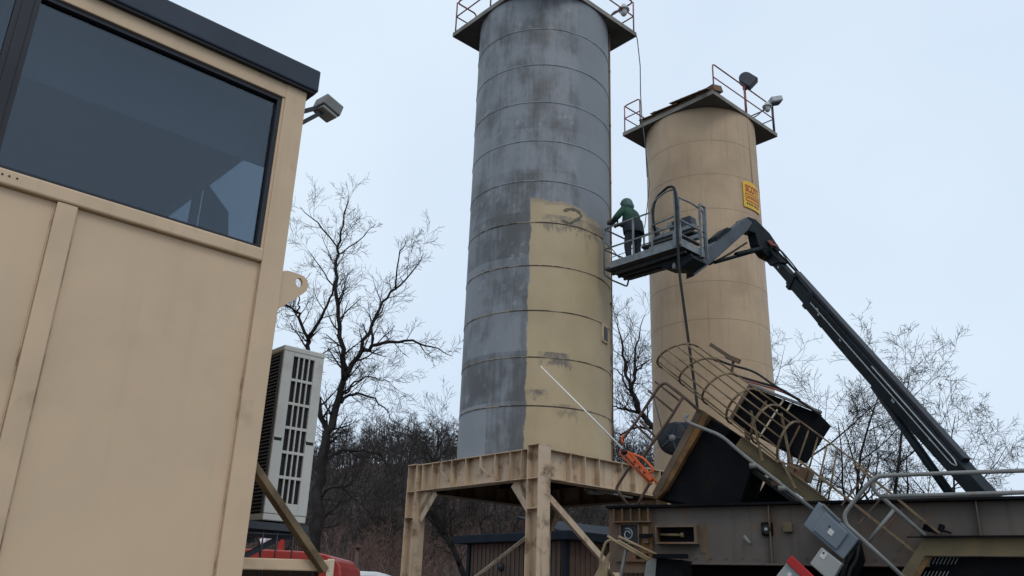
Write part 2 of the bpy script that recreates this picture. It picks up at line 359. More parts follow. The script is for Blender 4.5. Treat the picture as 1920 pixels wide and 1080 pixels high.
def traced_tree(seed, Y, limbs, label, base, dens=1.6, Lf=1.7, maxl=4, group=None, dy=1.6):
    t = Tree(seed, .00016 * Y); rn = t.rn
    for pts in limbs:
        drift = rn.uniform(-dy, dy); n = len(pts); P = []; R = []
        for i, (x, y, wd) in enumerate(pts):
            p = at(x, y, Y + drift * (i / max(1, n - 1)) * (0 if pts is limbs[0] else 1)); P.append(p); R.append(max(.009, wd / FPX * Y * .74))
        # smooth
        Q = [P[0]]; S = [R[0]]
        for i in range(len(P) - 1):
            for k in range(1, 4):
                u = k / 3; q = P[i].lerp(P[i + 1], u)
                if k < 3: q = q + V((rn.gauss(0, .05), rn.gauss(0, .08), rn.gauss(0, .05)))
                Q.append(q); S.append(R[i] * (1 - u) + R[i + 1] * u)
        t.limb(Q, S, True)
        if pts is not limbs[0]: t.along(Q, S, dens, Lf, maxl)
        else: t.along(Q[len(Q) // 2:], S[len(Q) // 2:], dens * .3, Lf, maxl)
    return t.finish(label, base, group)
Yt = 34
bx = at(588, 1040, Yt); b0 = V((bx.x, Yt, 0))
main_limbs = [[(584, 1120, 17), (588, 1040, 15), (594, 940, 13.5), (602, 880, 12.5), (612, 812, 11), (630, 763, 9.5), (645, 710, 8)],
  [(645, 712, 7.5), (642, 677, 6.5), (637, 610, 5.8), (630, 552, 5), (629, 504, 4.4), (632, 465, 3.4), (644, 422, 2.2), (654, 366, .9)],
  [(645, 712, 7.5), (654, 696, 7), (678, 658, 6), (697, 648, 5), (731, 641, 4), (774, 638, 3), (808, 650, 2), (846, 667, .8)],
  [(678, 658, 5.4), (697, 610, 4.6), (717, 566, 3.6), (741, 542, 3), (770, 513, 2), (794, 475, .8)],
  [(741, 542, 2.6), (748, 484, 1.8), (762, 451, .8)], [(697, 648, 3), (697, 612, 2.2), (720, 570, 1.4)],
  [(613, 805, 7.5), (599, 768, 6.6), (585, 710, 6.2), (576, 648, 6), (577, 632, 5.5)],
  [(577, 632, 4.6), (562, 600, 4), (556, 585, 3.4), (534, 570, 2.4), (512, 578, 1.2)],
  [(577, 632, 4.6), (603, 595, 4), (618, 560, 3), (632, 520, 2)], [(556, 585, 2.4), (562, 562, 1.8), (556, 545, 1)],
  [(632, 463, 2.4), (596, 417, 1.8), (563, 388, .8)], [(631, 480, 2.2), (668, 455, 1.6), (705, 420, .8)], [(629, 540, 2.2), (600, 500, 1.5), (578, 470, .7)],
  [(604, 875, 5), (618, 857, 4.6), (644, 843, 4), (683, 843, 3), (712, 850, 2.2), (735, 880, 1)],
  [(640, 755, 4.6), (649, 744, 4), (668, 737, 3.4), (692, 744, 2.5), (721, 764, 1.6), (742, 795, .8)],
  [(648, 738, 3), (664, 716, 2.5), (690, 706, 1.8), (722, 712, 1), (745, 730, .7)],
  [(596, 935, 4.4), (618, 915, 3.6), (640, 912, 3), (665, 935, 2), (690, 960, 1)], [(592, 1000, 5), (612, 965, 4), (640, 940, 3), (668, 930, 1.6)]]
traced_tree(3, Yt, main_limbs, 'tall bare tree with forked trunk rising behind the air conditioner', b0, 2.3, 1.3, 4)
# tree between the silos
Y2 = 38; q = at(1236, 830, Y2)
traced_tree(5, Y2, [[(1262, 1130, 11), (1250, 900, 9), (1228, 803, 8), (1197, 771, 7), (1183, 733, 6)],
  [(1183, 733, 5), (1172, 690, 4), (1168, 651, 3), (1158, 612, 1.4), (1160, 585, .7)], [(1183, 733, 4.6), (1190, 700, 4), (1191, 660, 3), (1200, 620, 1.6), (1210, 590, .7)],
  [(1197, 771, 4.6), (1180, 770, 3.6), (1158, 765, 2.6), (1140, 758, 1)], [(1190, 700, 2.6), (1205, 684, 2), (1222, 676, 1)],
  [(1183, 733, 3), (1168, 705, 2.2), (1150, 690, 1)], [(1228, 803, 4), (1200, 800, 3), (1165, 815, 2), (1145, 812, 1)]],
  'bare tree seen in the gap between the two silos', V((q.x + .4, Y2, 0)), 1.5, 1.5, 4)
# small tree left of the grey silo
Y3 = 60; q = at(812, 900, Y3)
traced_tree(8, Y3, [[(815, 1130, 5), (813, 900, 4.4), (812, 868, 4)], [(812, 868, 3), (800, 835, 2), (788, 805, .8)], [(812, 868, 3), (822, 830, 2), (818, 795, .8)], [(812, 868, 2.6), (838, 840, 1.8), (852, 812, .8)],
  [(806, 850, 2), (790, 846, 1.4), (775, 825, .6)], [(822, 840, 2), (835, 815, 1.4), (842, 790, .6)]], 'small bare tree at the left foot of the grey silo', V((q.x, Y3, 0)), 1.2, 2.0, 4)
# leaning tree under the platform
Y4 = 31; q = at(870, 1080, Y4)
traced_tree(13, Y4, [[(905, 1125, 8), (868, 1075, 7.5), (838, 1010, 7), (812, 970, 6), (790, 948, 5)], [(838, 1010, 4), (832, 975, 3.4), (836, 935, 2.6), (832, 900, 1.5)], [(838, 1010, 3), (815, 965, 2.4), (822, 930, 1.4)],
  [(860, 1060, 3.6), (850, 1020, 3), (846, 985, 2), (860, 960, 1)], [(905, 1125, 4), (896, 1030, 3), (900, 985, 2.6), (925, 955, 2), (938, 935, 1)]],
  'leaning bare tree with a crooked trunk under the silo platform', V((q.x + .6, Y4, 0)), .7, 1.2, 4)
# trees on the right
def wild_tree(seed, px, Y, topy, label, lean=(0, 0), r=.22, maxl=4, group='bare trees behind the boom lift'):
    t = Tree(seed, .00017 * Y); rn = t.rn; p = at(px, 1080, Y); p.z = hill_h(p.x, p.y) - .1; base = p.copy(); h = (at(px, topy, Y).z - p.z) * .96
    pts = [p.copy()]; rs = [r]; d = V((lean[0], lean[1], 1)).normalized(); n = 6
    for i in range(n):
        d = (d + V((rn.gauss(0, .07), rn.gauss(0, .07), .05))).normalized(); p = p + d * (h * .5 / n); pts.append(p.copy()); rs.append(r * (1 - .09 * (i + 1)))
    t.limb(pts, rs)
    for k in range(4):
        a = 2 * math.pi * (k + rn.random() * .6) / 4; i = rn.randint(3, 6)
        t.grow(pts[i], V((math.cos(a) * 1.0, math.sin(a) * 1.0, .9)), h * rn.uniform(.34, .5), rs[i] * .62, 0, maxl, 0, .85)
    t.grow(pts[-1], d, h * .5, rs[-1] * .9, 0, maxl, 0, .85)
    return t.finish(label, base, group)
wild_tree(21, 1492, 44, 600, 'tall bare tree rising just right of the tan silo')
wild_tree(22, 1560, 46, 690, 'bare tree standing behind the raised boom, right of the black hopper', (.05, 0))
wild_tree(23, 1655, 48, 668, 'bare tree with branches spreading below the long boom', (.05, 0))
wild_tree(24, 1775, 54, 748, 'rightmost bare tree whose twigs show right of the boom', (.1, 0), .2)
# woods on the hillside and brush at its foot: one mass each
def mass(name, mlist, count, xr, yr, hr, label, seed, material, branches):
    rn = random.Random(seed); m = MB()
    for _ in range(count):
        y = rn.uniform(*yr); x = rn.uniform(*xr) * (y / 100); z = hill_h(x, y); h = rn.uniform(*hr); p = V((x, y, z - .2))
        tw = .012 + .00022 * y
        d = V((rn.gauss(0, .16), rn.gauss(0, .16), 1)).normalized(); top = p + d * h; kx = V((rn.gauss(0, .06), rn.gauss(0, .06), 0)) * h
        m.tube([p, p + d * h * .5 + kx, top], [tw * 1.7, tw * 1.2, tw * .4], 3, cap=False)
        for b in range(branches):
            t = rn.uniform(.12, .95); q = p + d * h * t + kx * (1 - abs(2 * t - 1)); a = rn.uniform(0, 6.283); L = h * (1.1 - t * .8) * rn.uniform(.25, .5)
            e = V((math.cos(a), math.sin(a), rn.uniform(.25, 1.1))).normalized(); e1_ = q + e * L
            m.tube([q, e1_], [tw * .7, tw * .35], 3, cap=False)
            for c in range(4):
                u = rn.uniform(.25, 1); s0 = q.lerp(e1_, u); a2 = a + rn.gauss(0, 1.1)
                f = V((math.cos(a2), math.sin(a2), rn.uniform(-.1, 1.2))).normalized()
                m.tube([s0, s0 + f * L * rn.uniform(.3, .6)], [tw * .42, tw * .25], 3, cap=False)
    o = m.build(name, material); o['kind'] = 'stuff'; o['label'] = label; o['category'] = 'woods'
    return o
mass('hillside_woods', None, 2500, (-48, 58), (60, 126), (3.2, 6.6), 'dark winter woods covering the hillside behind the yard', 31, M['woods'], 14)
mass('brush', None, 1500, (-42, 50), (43, 72), (1.4, 3.4), 'reddish brown bare brush at the foot of the hill', 32, M['brush'], 9)

# ------------------------------------------------------------------ shed
cnr = at(1065, 1012, 26); s0 = V((cnr.x, cnr.y, 0)); HS = cnr.z
sh = thing('shed', 'low brown sided shed with navy roof trim under the silo platform', 'shed', s0)
LW, LR = 4.6, 5.0
MB().box(s0 + E2 * LW / 2 + E1 * LR / 2 + EZ * HS / 2, (LR, LW, HS), (E1, E2, EZ)).build('wall', M['shedwall'], sh)
rf = MB(); o_ = .35
a = [s0 - E1 * o_ - E2 * o_, s0 + E1 * (LR + o_) - E2 * o_, s0 + E1 * (LR + o_) + E2 * (LW + o_), s0 - E1 * o_ + E2 * (LW + o_)]
rf.prism([p + EZ * (HS - .02) for p in a], EZ * .26); rfo = rf.build('roof', M['shedroof'], sh, bevel=.02)
MB().prism([s0 - E1 * .05 + E2 * .3 + EZ * (HS + .24), s0 + E1 * LR + E2 * .3 + EZ * (HS + .24), s0 + E1 * LR + E2 * LW * .5 + EZ * (HS + .75), s0 - E1 * .05 + E2 * LW * .5 + EZ * (HS + .75)], EZ * .04).build('ridge_sheet', M['shedroof'], sh)
for k in range(22):
    p = s0 + E2 * (.1 + k * .2) - E1 * .014; MB().box(p + EZ * HS * .5, (.028, .04, HS - .06), (E1, E2, EZ)).build('batten', M['shedwall'], sh)
for k in range(22):
    p = s0 + E1 * (.1 + k * .22) - E2 * .014; MB().box(p + EZ * HS * .5, (.04, .028, HS - .06), (E1, E2, EZ)).build('batten', M['shedwall'], sh)
MB().box(s0 + E2 * .07 - E1 * .02 + EZ * HS * .5, (.16, .16, HS - .05), (E1, E2, EZ)).build('corner_trim', M['shedroof'], sh)
MB().box(s0 + E1 * .75 - E2 * .02 + EZ * 1.1, (.5, .05, 2.2), (E1, E2, EZ)).build('door', M['shedroof'], sh)
MB().box(s0 + E2 * (LW - .1) - E1 * .02 + EZ * HS * .5, (.1, .14, HS - .05), (E1, E2, EZ)).build('corner_trim', M['shedroof'], sh)
MB().lathe(s0 + E2 * 2.9 - E1 * .03 + EZ * (HS - .75), [(0, .06), (.10, .05), (.14, .0)], 16, -E1).build('wall_vent', M['blackframe'], sh)

# ------------------------------------------------------------------ support frame of the grey silo
PC = V((.85, 20.65, 0)); HP = 2.1; ZT = 4.6; BD = .62
sf = thing('support_frame', 'tan steel support frame with stiffened beams carrying the grey silo', 'steel frame', PC)
def pf(a, b, z): return PC + E1 * a + E2 * b + EZ * z
def plate(c, sx, sy, sz): return MB().box(c, (sx, sy, sz), (E1, E2, EZ))
for (i, j) in ((-1, -1), (-1, 1), (1, -1), (1, 1)):
    m = MB(); top = ZT + (.05 if (i, j) == (-1, -1) else -.002)
    for s in (-1, 1): m.box(pf(i * HP, j * HP + s * .165, top / 2), (.34, .022, top), (E1, E2, EZ))
    m.box(pf(i * HP, j * HP, top / 2 - .004), (.016, .31, top - .012), (E1, E2, EZ)); m.box(pf(i * HP, j * HP, top + .011), (.36, .36, .02), (E1, E2, EZ))
    m.build('column', M['tanstruct'], sf)
    MB().box(pf(i * HP, j * HP, .012), (.55, .55, .024), (E1, E2, EZ)).build('base_plate', M['tanstruct'], sf)
    for zz in (ZT - BD, ZT - BD - .6):
        for s in (-1, 1): plate(pf(i * HP + s * .09, j * HP, zz), .155, .300, .016).build('stiffener', M['tanstruct'], sf)
def beam(face, along_e2):
    """I-beam on one side of the frame; face = -1 near / +1 far"""
    half = HP - .19; m = MB(); ax = (E1, E2, EZ)
    def q(u, v, z): return pf(face * HP + v, u, z) if along_e2 else pf(u, face * HP + v, z)
    def bxx(u0, u1, v0, v1, z0, z1):
        c = q((u0 + u1) / 2, (v0 + v1) / 2, (z0 + z1) / 2); sz = (v1 - v0, u1 - u0, z1 - z0) if along_e2 else (u1 - u0, v1 - v0, z1 - z0)
        m.box(c, sz, ax)
    bxx(-half, half, -.008, .008, ZT - BD + .018, ZT - .018); bxx(-half, half, -.15, .15, ZT - .018, ZT); bxx(-half, half, -.15, .15, ZT - BD, ZT - BD + .018)
    m.build('beam', M['tanstruct'] if face < 0 else M['rust'], sf)  # far beams take the dark rust material as painted shade, not corrosion
    us = ([1.72, 1.35, .62, .12, -.88, -1.36, -1.72] if along_e2 else [-1.3, -.85, -.4, .35, .8, 1.25, 1.7])
    for u in us:
        for s in ((-1, 1) if face < 0 else (-1,)):
            c = q(u, s * .079, ZT - BD / 2); sz = (.14, .016, BD - .04) if along_e2 else (.016, .14, BD - .04)
            MB().box(c, sz, ax).build('stiffener', M['tanstruct'] if (face < 0 and s < 0) else M['rust'], sf)  # inner and far stiffeners darkened alike, shade put into the colour
    if along_e2 and face < 0:
        for u in (1.0, -.4):
            mm = MB(); mm.bar(q(u, -.13, ZT - .02), q(u, -.13, ZT - .26), .03, .06, E1); mm.bar(q(u, -.13, ZT - .25), q(u - .16, -.03, ZT - .45), .03, .05, E1); mm.build('bent_lug', M['tanstruct'], sf)
for fc in (-1, 1): beam(fc, True); beam(fc, False)
def knee(i, j, du):
    c = lambda u, z: pf(i * HP, j * HP + u, z)
    z0 = ZT - BD; s = du; a = [c(.18 * s, z0 - .003), c(.72 * s, z0 - .003), c(.18 * s, z0 - .6)]
    MB().prism([p - E1 * .008 for p in a], E1 * .016).build('gusset', M['tanstruct'], sf)
    MB().bar(c(.72 * s, z0 - .012), c(.18 * s, z0 - .61), .28, .016, E1).build('gusset_flange', M['tanstruct'], sf)
for i in (-1, 1): knee(i, -1, 1); knee(i, 1, -1)
def kneeb(i, j, du):
    c = lambda u, z: pf(i * HP + u, j * HP, z)
    z0 = ZT - BD; s = du; a = [c(.20 * s, z0 - .003), c(.6 * s, z0 - .003), c(.20 * s, z0 - .5)]
    MB().prism([p - E2 * .008 for p in a], E2 * .016).build('gusset', M['tanstruct'], sf)
kneeb(-1, 1, 1); kneeb(1, 1, -1)
plate(pf(0, 0, ZT - .035), 3.86, 3.86, .028).build('floor_plate', M['blacksteel'], sf)  # black colour stands in for the shade under the platform
for u in (-1.25, -.42, .42, 1.25): plate(pf(u, 0, ZT - .17), .1, 3.84, .22).build('floor_joist', M['blacksteel'], sf)  # joists coloured black for the same underside shade
MB().tube([pf(HP - .05, HP - .22, ZT - BD - .35), pf(-HP, HP - .22, 1.0)], .045, 10).build('brace_rod', M['tanstruct'], sf)
MB().box(pf(HP - .22, HP - .2, ZT - BD - .3), (.3, .02, .34), (E1, E2, EZ)).build('brace_plate', M['tanstruct'], sf)
MB().bar(pf(-HP + .2, -HP + .04, ZT - BD - .25), pf(HP, -HP + .04, 1.0), .09, .13).build('brace_bar', M['tanstruct'], sf)

# ------------------------------------------------------------------ silos
def silo(cx, cy, z0, ztop, R, name, label, paint, seam, courses, q=1.):
    C0 = V((cx, cy, z0)); root = thing(name, label, 'silo', C0)
    hs = (ztop - z0) / courses
    for k in range(courses):
        za = z0 + k * hs; zb = za + hs
        MB().lathe(V((cx, cy, 0)), [(R + .007 * q, za), (R + .006 * q, za + .05), (R, zb)], 80).build('shell_course', paint, root)
        if k: MB().lathe(V((cx, cy, za)), [(R - .01, .02 * q), (R + .012 * q, .012 * q), (R + .014 * q, -.004 * q), (R + .004 * q, -.014 * q)], 80).build('seam', seam if not callable(seam) else seam(k), root)
    return root, C0
Z2 = 17.0
sA, cA = silo(.675, 20.6, ZT + .003, Z2, 1.85, 'grey_silo', 'tall silo half coated in grey primer over tan, on the steel frame', M['silo1'], lambda k: M['seam'] if k < 6 else M['seam_grey'], 11)
sB, cB = silo(6.35, 25.85, .02, Z2, 1.85, 'tan_silo', 'plain tan silo behind the raised boom with a yellow sign', M['silo2'], M['seam2'], 14, .45)
def cylp(cx, cy, R, phi, z): return V((cx + R * math.sin(phi), cy - R * math.cos(phi), z))
def deck(root, cx, cy, z, half, rotc=YB):
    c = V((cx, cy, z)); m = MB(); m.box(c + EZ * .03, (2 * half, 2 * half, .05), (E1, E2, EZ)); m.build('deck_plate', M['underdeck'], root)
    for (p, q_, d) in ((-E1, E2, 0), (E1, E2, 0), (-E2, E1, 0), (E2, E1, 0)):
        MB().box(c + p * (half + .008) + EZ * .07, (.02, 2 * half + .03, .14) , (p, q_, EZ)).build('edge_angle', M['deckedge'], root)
def rail(root, pts, z, h=1.07, mid=True, posts=True, m=None):
    m = m or M['redrail']; P = [p.copy() for p in pts]
    top = [P[0] + EZ * z] + [p + EZ * (z + h) for p in P] + [P[-1] + EZ * z]
    MB().tube(bend(top, .12), .024, 8).build('top_rail', m, root)
    if mid:
        for i in range(len(P) - 1): MB().tube([P[i] + EZ * (z + h * .53), P[i + 1] + EZ * (z + h * .53)], .02, 8).build('mid_rail', m, root)
    for i in range(len(P) - 1):
        L = (P[i + 1] - P[i]).length; k = max(1, round(L / 1.9))
        for j in range(0 if i else 1, k):
            p = P[i].lerp(P[i + 1], j / k); MB().tube([p + EZ * z, p + EZ * (z + h)], .022, 8).build('rail_post', m, root)
HD = 1.87
for root, cx, cy in ((sA, .675, 20.6), (sB, 6.35, 25.85)): deck(root, cx, cy, Z2, HD)
def dk(cx, cy, a, b): return V((cx, cy, 0)) + E1 * a * HD * .98 + E2 * b * HD * .98
ax_, ay_ = .675, 20.6
rail(sA, [dk(ax_, ay_, -.35, -1), dk(ax_, ay_, 1, -1), dk(ax_, ay_, 1, -.35)], Z2 + .14)
rail(sA, [dk(ax_, ay_, -1, -.7), dk(ax_, ay_, -1, 1), dk(ax_, ay_, -.6, 1)], Z2 + .14)
bx_, by_ = 6.35, 25.85
rail(sB, [dk(bx_, by_, -.96, -1), dk(bx_, by_, 1, -1), dk(bx_, by_, 1, -.2)], Z2 + .14)
rail(sB, [dk(bx_, by_, -1, .62), dk(bx_, by_, -1, 1), dk(bx_, by_, -.3, 1)], Z2 + .14)
# stuff lying on the tan silo's near left deck edge
rnd = random.Random(4)
for k, (a0, b0_, L, wd, lab) in enumerate(((-.98, -.55, 1.5, .5, 'dark bent roof sheet at the near corner of the tan silo deck'), (-1.0, .02, 1.1, .34, 'dark flat roof sheet halfway along the tan silo deck edge'), (-1.0, .42, .7, .26, 'short dark roof sheet farthest along the tan silo deck edge'))):
    c = dk(bx_, by_, a0, b0_) + EZ * (Z2 + .16); m = MB(); tl = (E1 * 1 + EZ * (.25 + .12 * k)).normalized(); nn = tl.cross(E2).normalized()
    m.box(c + EZ * .14, (wd, L, .035), (tl, (E2 + EZ * .07).normalized(), nn)); m.box(c + EZ * .1 + E2 * L * .2, (.08, .3, .12), (E1, E2, EZ))
    m.box(c + EZ * .04, (.10, L * .9, .12), (E1, E2, EZ))
    tag(m.build('roof_sheet', M['rust'], None, loc=c, bevel=.008), lab, 'metal sheet', 'sheets on the silo deck')
for k, (a0, b0_, sx, sy, sz, lab) in enumerate(((-.9, -.86, .5, .7, .22, 'crumpled dark plate on the very corner of the tan silo deck'), (-.92, -.28, .16, .2, .34, 'small dark stub standing up on the tan silo deck edge'), (-.95, .3, .12, .14, .3, 'tiny dark stub near the left end of the tan silo deck edge'))):
    c = dk(bx_, by_, a0, b0_) + EZ * (Z2 + .14); m = MB(); m.box(c + EZ * sz * .5, (sx, sy, sz), ((E1 + EZ * .3).normalized(), (E2 - EZ * .15).normalized(), (EZ - E1 * .3 + E2 * .15).normalized())); m.box(c + EZ * sz * .9 + E2 * .1, (sx * .5, sy * .7, .05), (E1, (E2 + EZ * .4).normalized(), (EZ - E2 * .4).normalized()))
    tag(m.build('metal_stub', M['rust'], None, loc=c), lab, 'metal scrap', 'scrap on the silo deck')
# pipes down the sides
def vpipe(root, cx, cy, R, phi, z0, z1, r, m, name='conduit', br=True):
    p = cylp(cx, cy, R + r * .6, phi, 0); MB().tube([p + EZ * z0, p + EZ * z1], r, 8).build(name, m, root)
    if br:
        z = z0 + .6
        while z < z1: MB().box(cylp(cx, cy, R + .02, phi, z), (.08, .08, .05), (V((math.cos(phi), math.sin(phi), 0)), V((math.sin(phi), -math.cos(phi), 0)), EZ)).build('pipe_clamp', M['rust'], root); z += 1.75
vpipe(sA, .675, 20.6, 1.85, 1.44, ZT + .02, Z2, .035, M['rust']); vpipe(sA, .675, 20.6, 1.85, 1.36, ZT + .02, 10.2, .02, M['tanstruct'])
vpipe(sB, 6.35, 25.85, 1.85, .78, 14.5, Z2, .015, M['seam2'], br=False)
# hatch on the grey silo
hp = cylp(.675, 20.6, 1.86, 1.04, 7.75); hx = V((math.cos(1.04), math.sin(1.04), 0)); hn = V((math.sin(1.04), -math.cos(1.04), 0))
hat = MB().box(hp, (.30, .06, .46), (hx, hn, EZ)).build('hatch', M['tanstruct'], sA, bevel=.01); OFF[hat.name] = OFF[sA.name]
MB().box(hp + hn * .03, (.20, .02, .33), (hx, hn, EZ)).build('hatch_opening', M['blackframe'], hat)
# scribble of primer
scr = [(.29, 10.60), (.36, 10.68), (.46, 10.70), (.54, 10.63), (.55, 10.52), (.47, 10.44), (.43, 10.36), (.36, 10.28), (.27, 10.34)]
m = MB(); n0 = len(scr)
cr = [V((a, b, 0)) for a, b in scr]; cr = bend(cr, .06, 4); base = 0
for i, p in enumerate(cr):
    t = cr[min(i + 1, len(cr) - 1)] - cr[max(i - 1, 0)]; t.normalize(); nrm = V((-t.y, t.x, 0)); wv = .030 + .012 * math.sin(i * 1.3)
    for s in (-1, 1): qq = p + V((nrm.x * wv / 1.85, nrm.y * wv, 0)) * s; m.v.append(cylp(.675, 20.6, 1.868, qq.x, qq.y))
for i in range(len(cr) - 1): m.face((2 * i, 2 * i + 1, 2 * i + 3, 2 * i + 2))
m.build('paint_scribble', M['smear'], sA)

# yellow sign on the tan silo
sg = thing('silo_sign', 'yellow sign reading SCOTT in red high on the tan silo', 'sign', cylp(6.35, 25.85, 1.9, .74, 13.5))
P0s, P1s, ZS0, ZS1 = .49, .98, 13.55, 14.52
def sgp(u, v, lift): return cylp(6.35, 25.85, 1.875 + lift, P0s + (P1s - P0s) * u, ZS0 + (ZS1 - ZS0) * v)
def sgpatch(name, mt, u0, u1, v0, v1, lift, par, topbulge=0):
    m = MB(); n = 12
    for i in range(n + 1):
        u = u0 + (u1 - u0) * i / n; b = topbulge * (1 - abs(2 * (i / n) - 1) ** 2)
        m.v += [sgp(u, v0, lift), sgp(u, v1 + b, lift), sgp(u, v0, lift - .008), sgp(u, v1 + b, lift - .008)]
    for i in range(n):
        a = 4 * i; c = a + 4; m.face((a, c, c + 1, a + 1)); m.face((a + 2, a + 3, c + 3, c + 2)); m.face((a + 1, c + 1, c + 3, a + 3)); m.face((a, a + 2, c + 2, c))
    m.face((0, 1, 3, 2)); a = 4 * n; m.face((a, a + 2, a + 3, a + 1))
    return m.build(name, mt, par)
sgpatch('sign_plate', M['yellow'], 0, 1, 0, .9, .012, sg, .10)
for (u0, u1, v0, v1) in ((.10, .93, .50, .53), (.10, .93, .24, .28), (.10, .14, .28, .50), (.89, .93, .28, .50)): sgpatch('box_line', M['signred'], u0, u1, v0, v1, .017, sg)
for k in range(7): sgpatch('small_letter', M['signred'], .19 + k * .098, .19 + k * .098 + (.06 if k % 2 else .07), .34 + .01 * (k % 2), .45, .017, sg)
for k in range(8): sgpatch('fine_letter', M['signdark'], .14 + k * .09 + (.03 if k > 3 else 0), .20 + k * .09 + (.03 if k > 3 else 0), .11, .19, .017, sg)
cu = bpy.data.curves.new('sign_lettering', 'FONT'); cu.body = 'SCOTT'; cu.align_x = 'LEFT'; cu.size = 1; cu.offset = .035
to = bpy.data.objects.new('sign_lettering_tmp', cu); COL.objects.link(to)
bpy.context.view_layer.update(); dg = bpy.context.evaluated_depsgraph_get(); tm = bpy.data.meshes.new_from_object(to.evaluated_get(dg))
bm = bmesh.new(); bm.from_mesh(tm); bmesh.ops.subdivide_edges(bm, edges=[e for e in bm.edges if e.calc_length() > .15], cuts=3)
xsv = [v.co.x for v in bm.verts]; ysv = [v.co.y for v in bm.verts]; x0, x1, y0, y1 = min(xsv), max(xsv), min(ysv), max(ysv)
for v in bm.verts:
    q = sgp(.11 + .80 * (v.co.x - x0) / (x1 - x0), .575 + .27 * (v.co.y - y0) / (y1 - y0), .02); v.co = q - OFF[sg.name]
bm.to_mesh(tm); bm.free(); tm.materials.append(M['signred']); bpy.data.objects.remove(to)
lo = bpy.data.objects.new('lettering', tm); COL.objects.link(lo); lo.parent = sg

# lamps on the decks
def flood(label, base, h, mt_post=None):
    t = thing('floodlight', label, 'floodlight', base, 'lamps on the silo decks'); top = base + EZ * h
    MB().tube([base, top], .03, 8).build('post', mt_post or M['redrail'], t)
    MB().box(top + EZ * .02, (.12, .12, .28), (E1, E2, EZ)).build('bracket', M['lampgrey'], t, bevel=.02)
    dr = (V((.62, -.2, -.62))).normalized(); side = V((0.28, .95, 0)).normalized(); upv = side.cross(dr).normalized()
    if upv.z < 0: upv = -upv
    poly = []; cc = top + EZ * .34 + dr * .06
    for k in range(11):
        a = math.pi * k / 10; poly.append(cc + upv * (math.cos(a) * .22) - dr * (math.sin(a) * .22 - .0))
    poly = [cc + dr * .36 + upv * .22] + poly + [cc + dr * .36 - upv * .22]
    MB().prism([p - side * .15 for p in poly], side * .30).build('lamp_head', M['lampgrey'], t, bevel=.03)
    return t
flood('large dark hooded floodlight on the tan silo deck rail', dk(bx_, by_, .12, -.96) + EZ * (Z2 + .14), 1.15)
def smalllamp(label, base, h):
    t = thing('box_light', label, 'floodlight', base, 'lamps on the silo decks'); top = base + EZ * h
    MB().tube([base, top], .04, 8).build('post', M['lampgrey'], t); c = top + V((.12, -.05, .05))
    MB().box(c, (.42, .34, .2), (V((.9, .1, .25)).normalized(), V((-.1, 1, 0)).normalized(), V((-.25, 0, .95)).normalized())).build('lamp_head', M['galv'], t, bevel=.03)
    MB().box(c + V((-.02, -.02, -.12)), (.34, .28, .06), (V((.9, .1, .25)).normalized(), V((-.1, 1, 0)).normalized(), V((-.25, 0, .95)).normalized())).build('lens', M['lampgrey'], t)
smalllamp('small grey box light on a post at the tan silo deck corner', dk(bx_, by_, .99, -.99) + EZ * (Z2 + .13), 1.25)
def jelly(label, base, arm, tip):
    t = thing('jar_lamp', label, 'lamp', base, 'lamps on the silo decks')
    MB().tube(bend([base, base + EZ * .3 + arm * .4, tip], .15), .022, 8).build('arm', M['lampgrey'], t)
    MB().lathe(tip, [(0, .14), (.07, .14), (.09, .05), (.16, .0), (.17, -.04), (.11, -.05)], 16).build('cap', M['lampwhite'], t)
    MB().lathe(tip, [(.10, -.05), (.10, -.16), (.05, -.23), (0, -.24)], 16).build('globe', M['lampwhite'], t)
b_ = dk(bx_, by_, .25, -.98) + EZ * (Z2 + .15); jelly('pale jar lamp on a bent arm beside the tan silo floodlight', b_, E1 * 1, b_ + E1 * .8 + EZ * .78 - E2 * .15)
b_ = dk(ax_, ay_, .45, -.98) + EZ * (Z2 + .15); jelly('pale jar lamp on a bent arm at the grey silo deck', b_, E1 * .5, b_ + E1 * .62 + EZ * .62)
# ropes
r0 = dk(ax_, ay_, 1.02, -1.02) + EZ * (Z2 + .15)
rp = MB(); pts = [r0, r0 + V((.04, -.05, -.3))] + [r0 + V((.04 + .17 * t + .03 * math.sin(t * 9), -.05, -.3 - 4.4 * t)) for t in (.2, .4, .6, .8, 1)]; rp.tube(pts, .014, 6)
tag(rp.build('hanging_rope', M['rope'], None, loc=r0), 'thin dark rope hanging from the right corner of the grey silo deck', 'rope')
r1 = pts[-1].copy() + V((0, 0, .6)); rp = MB(); rp.tube([r1, r1 + V((.06, .02, -.8)), r1 + V((-.02, .02, -1.5)), r1 + V((-.10, .02, -2.1))], .01, 6)
tag(rp.build('rope_tail', M['rope'], None, loc=r1), 'frayed lower tail of the rope beside the tan silo', 'rope')

# ------------------------------------------------------------------ control house
K0 = V((-1.559, 5.4, 0)); HL, HW = 6.4, 3.0
ho = thing('control_house', 'tan control house with long dark window and navy roof edge', 'building', K0)
def hs(s, o, z): return K0 - E1 * s - E2 * o + EZ * z          # s to the left of the corner, o out of the front wall
def hbox(name, mt, s0_, s1_, o0, o1, z0, z1, par=None, bevel=.006):
    return MB().box(hs((s0_ + s1_) / 2, (o0 + o1) / 2, (z0 + z1) / 2), (abs(s1_ - s0_), abs(o1 - o0), z1 - z0), (E1, E2, EZ)).build(name, mt, par or ho, bevel=bevel)
ZB = .45
hbox('corner_column', M['house_frame'], 0, .16, -.16, 0, ZB, 5.078)
posts = [1.32, 2.6, 3.9, 5.2]
edges = [.16]
for p in posts:
    hbox('post', M['house_frame'], p, p + .112, -.12, -.004, ZB, 3.679); edges += [p, p + .112]
edges.append(HL - .16)
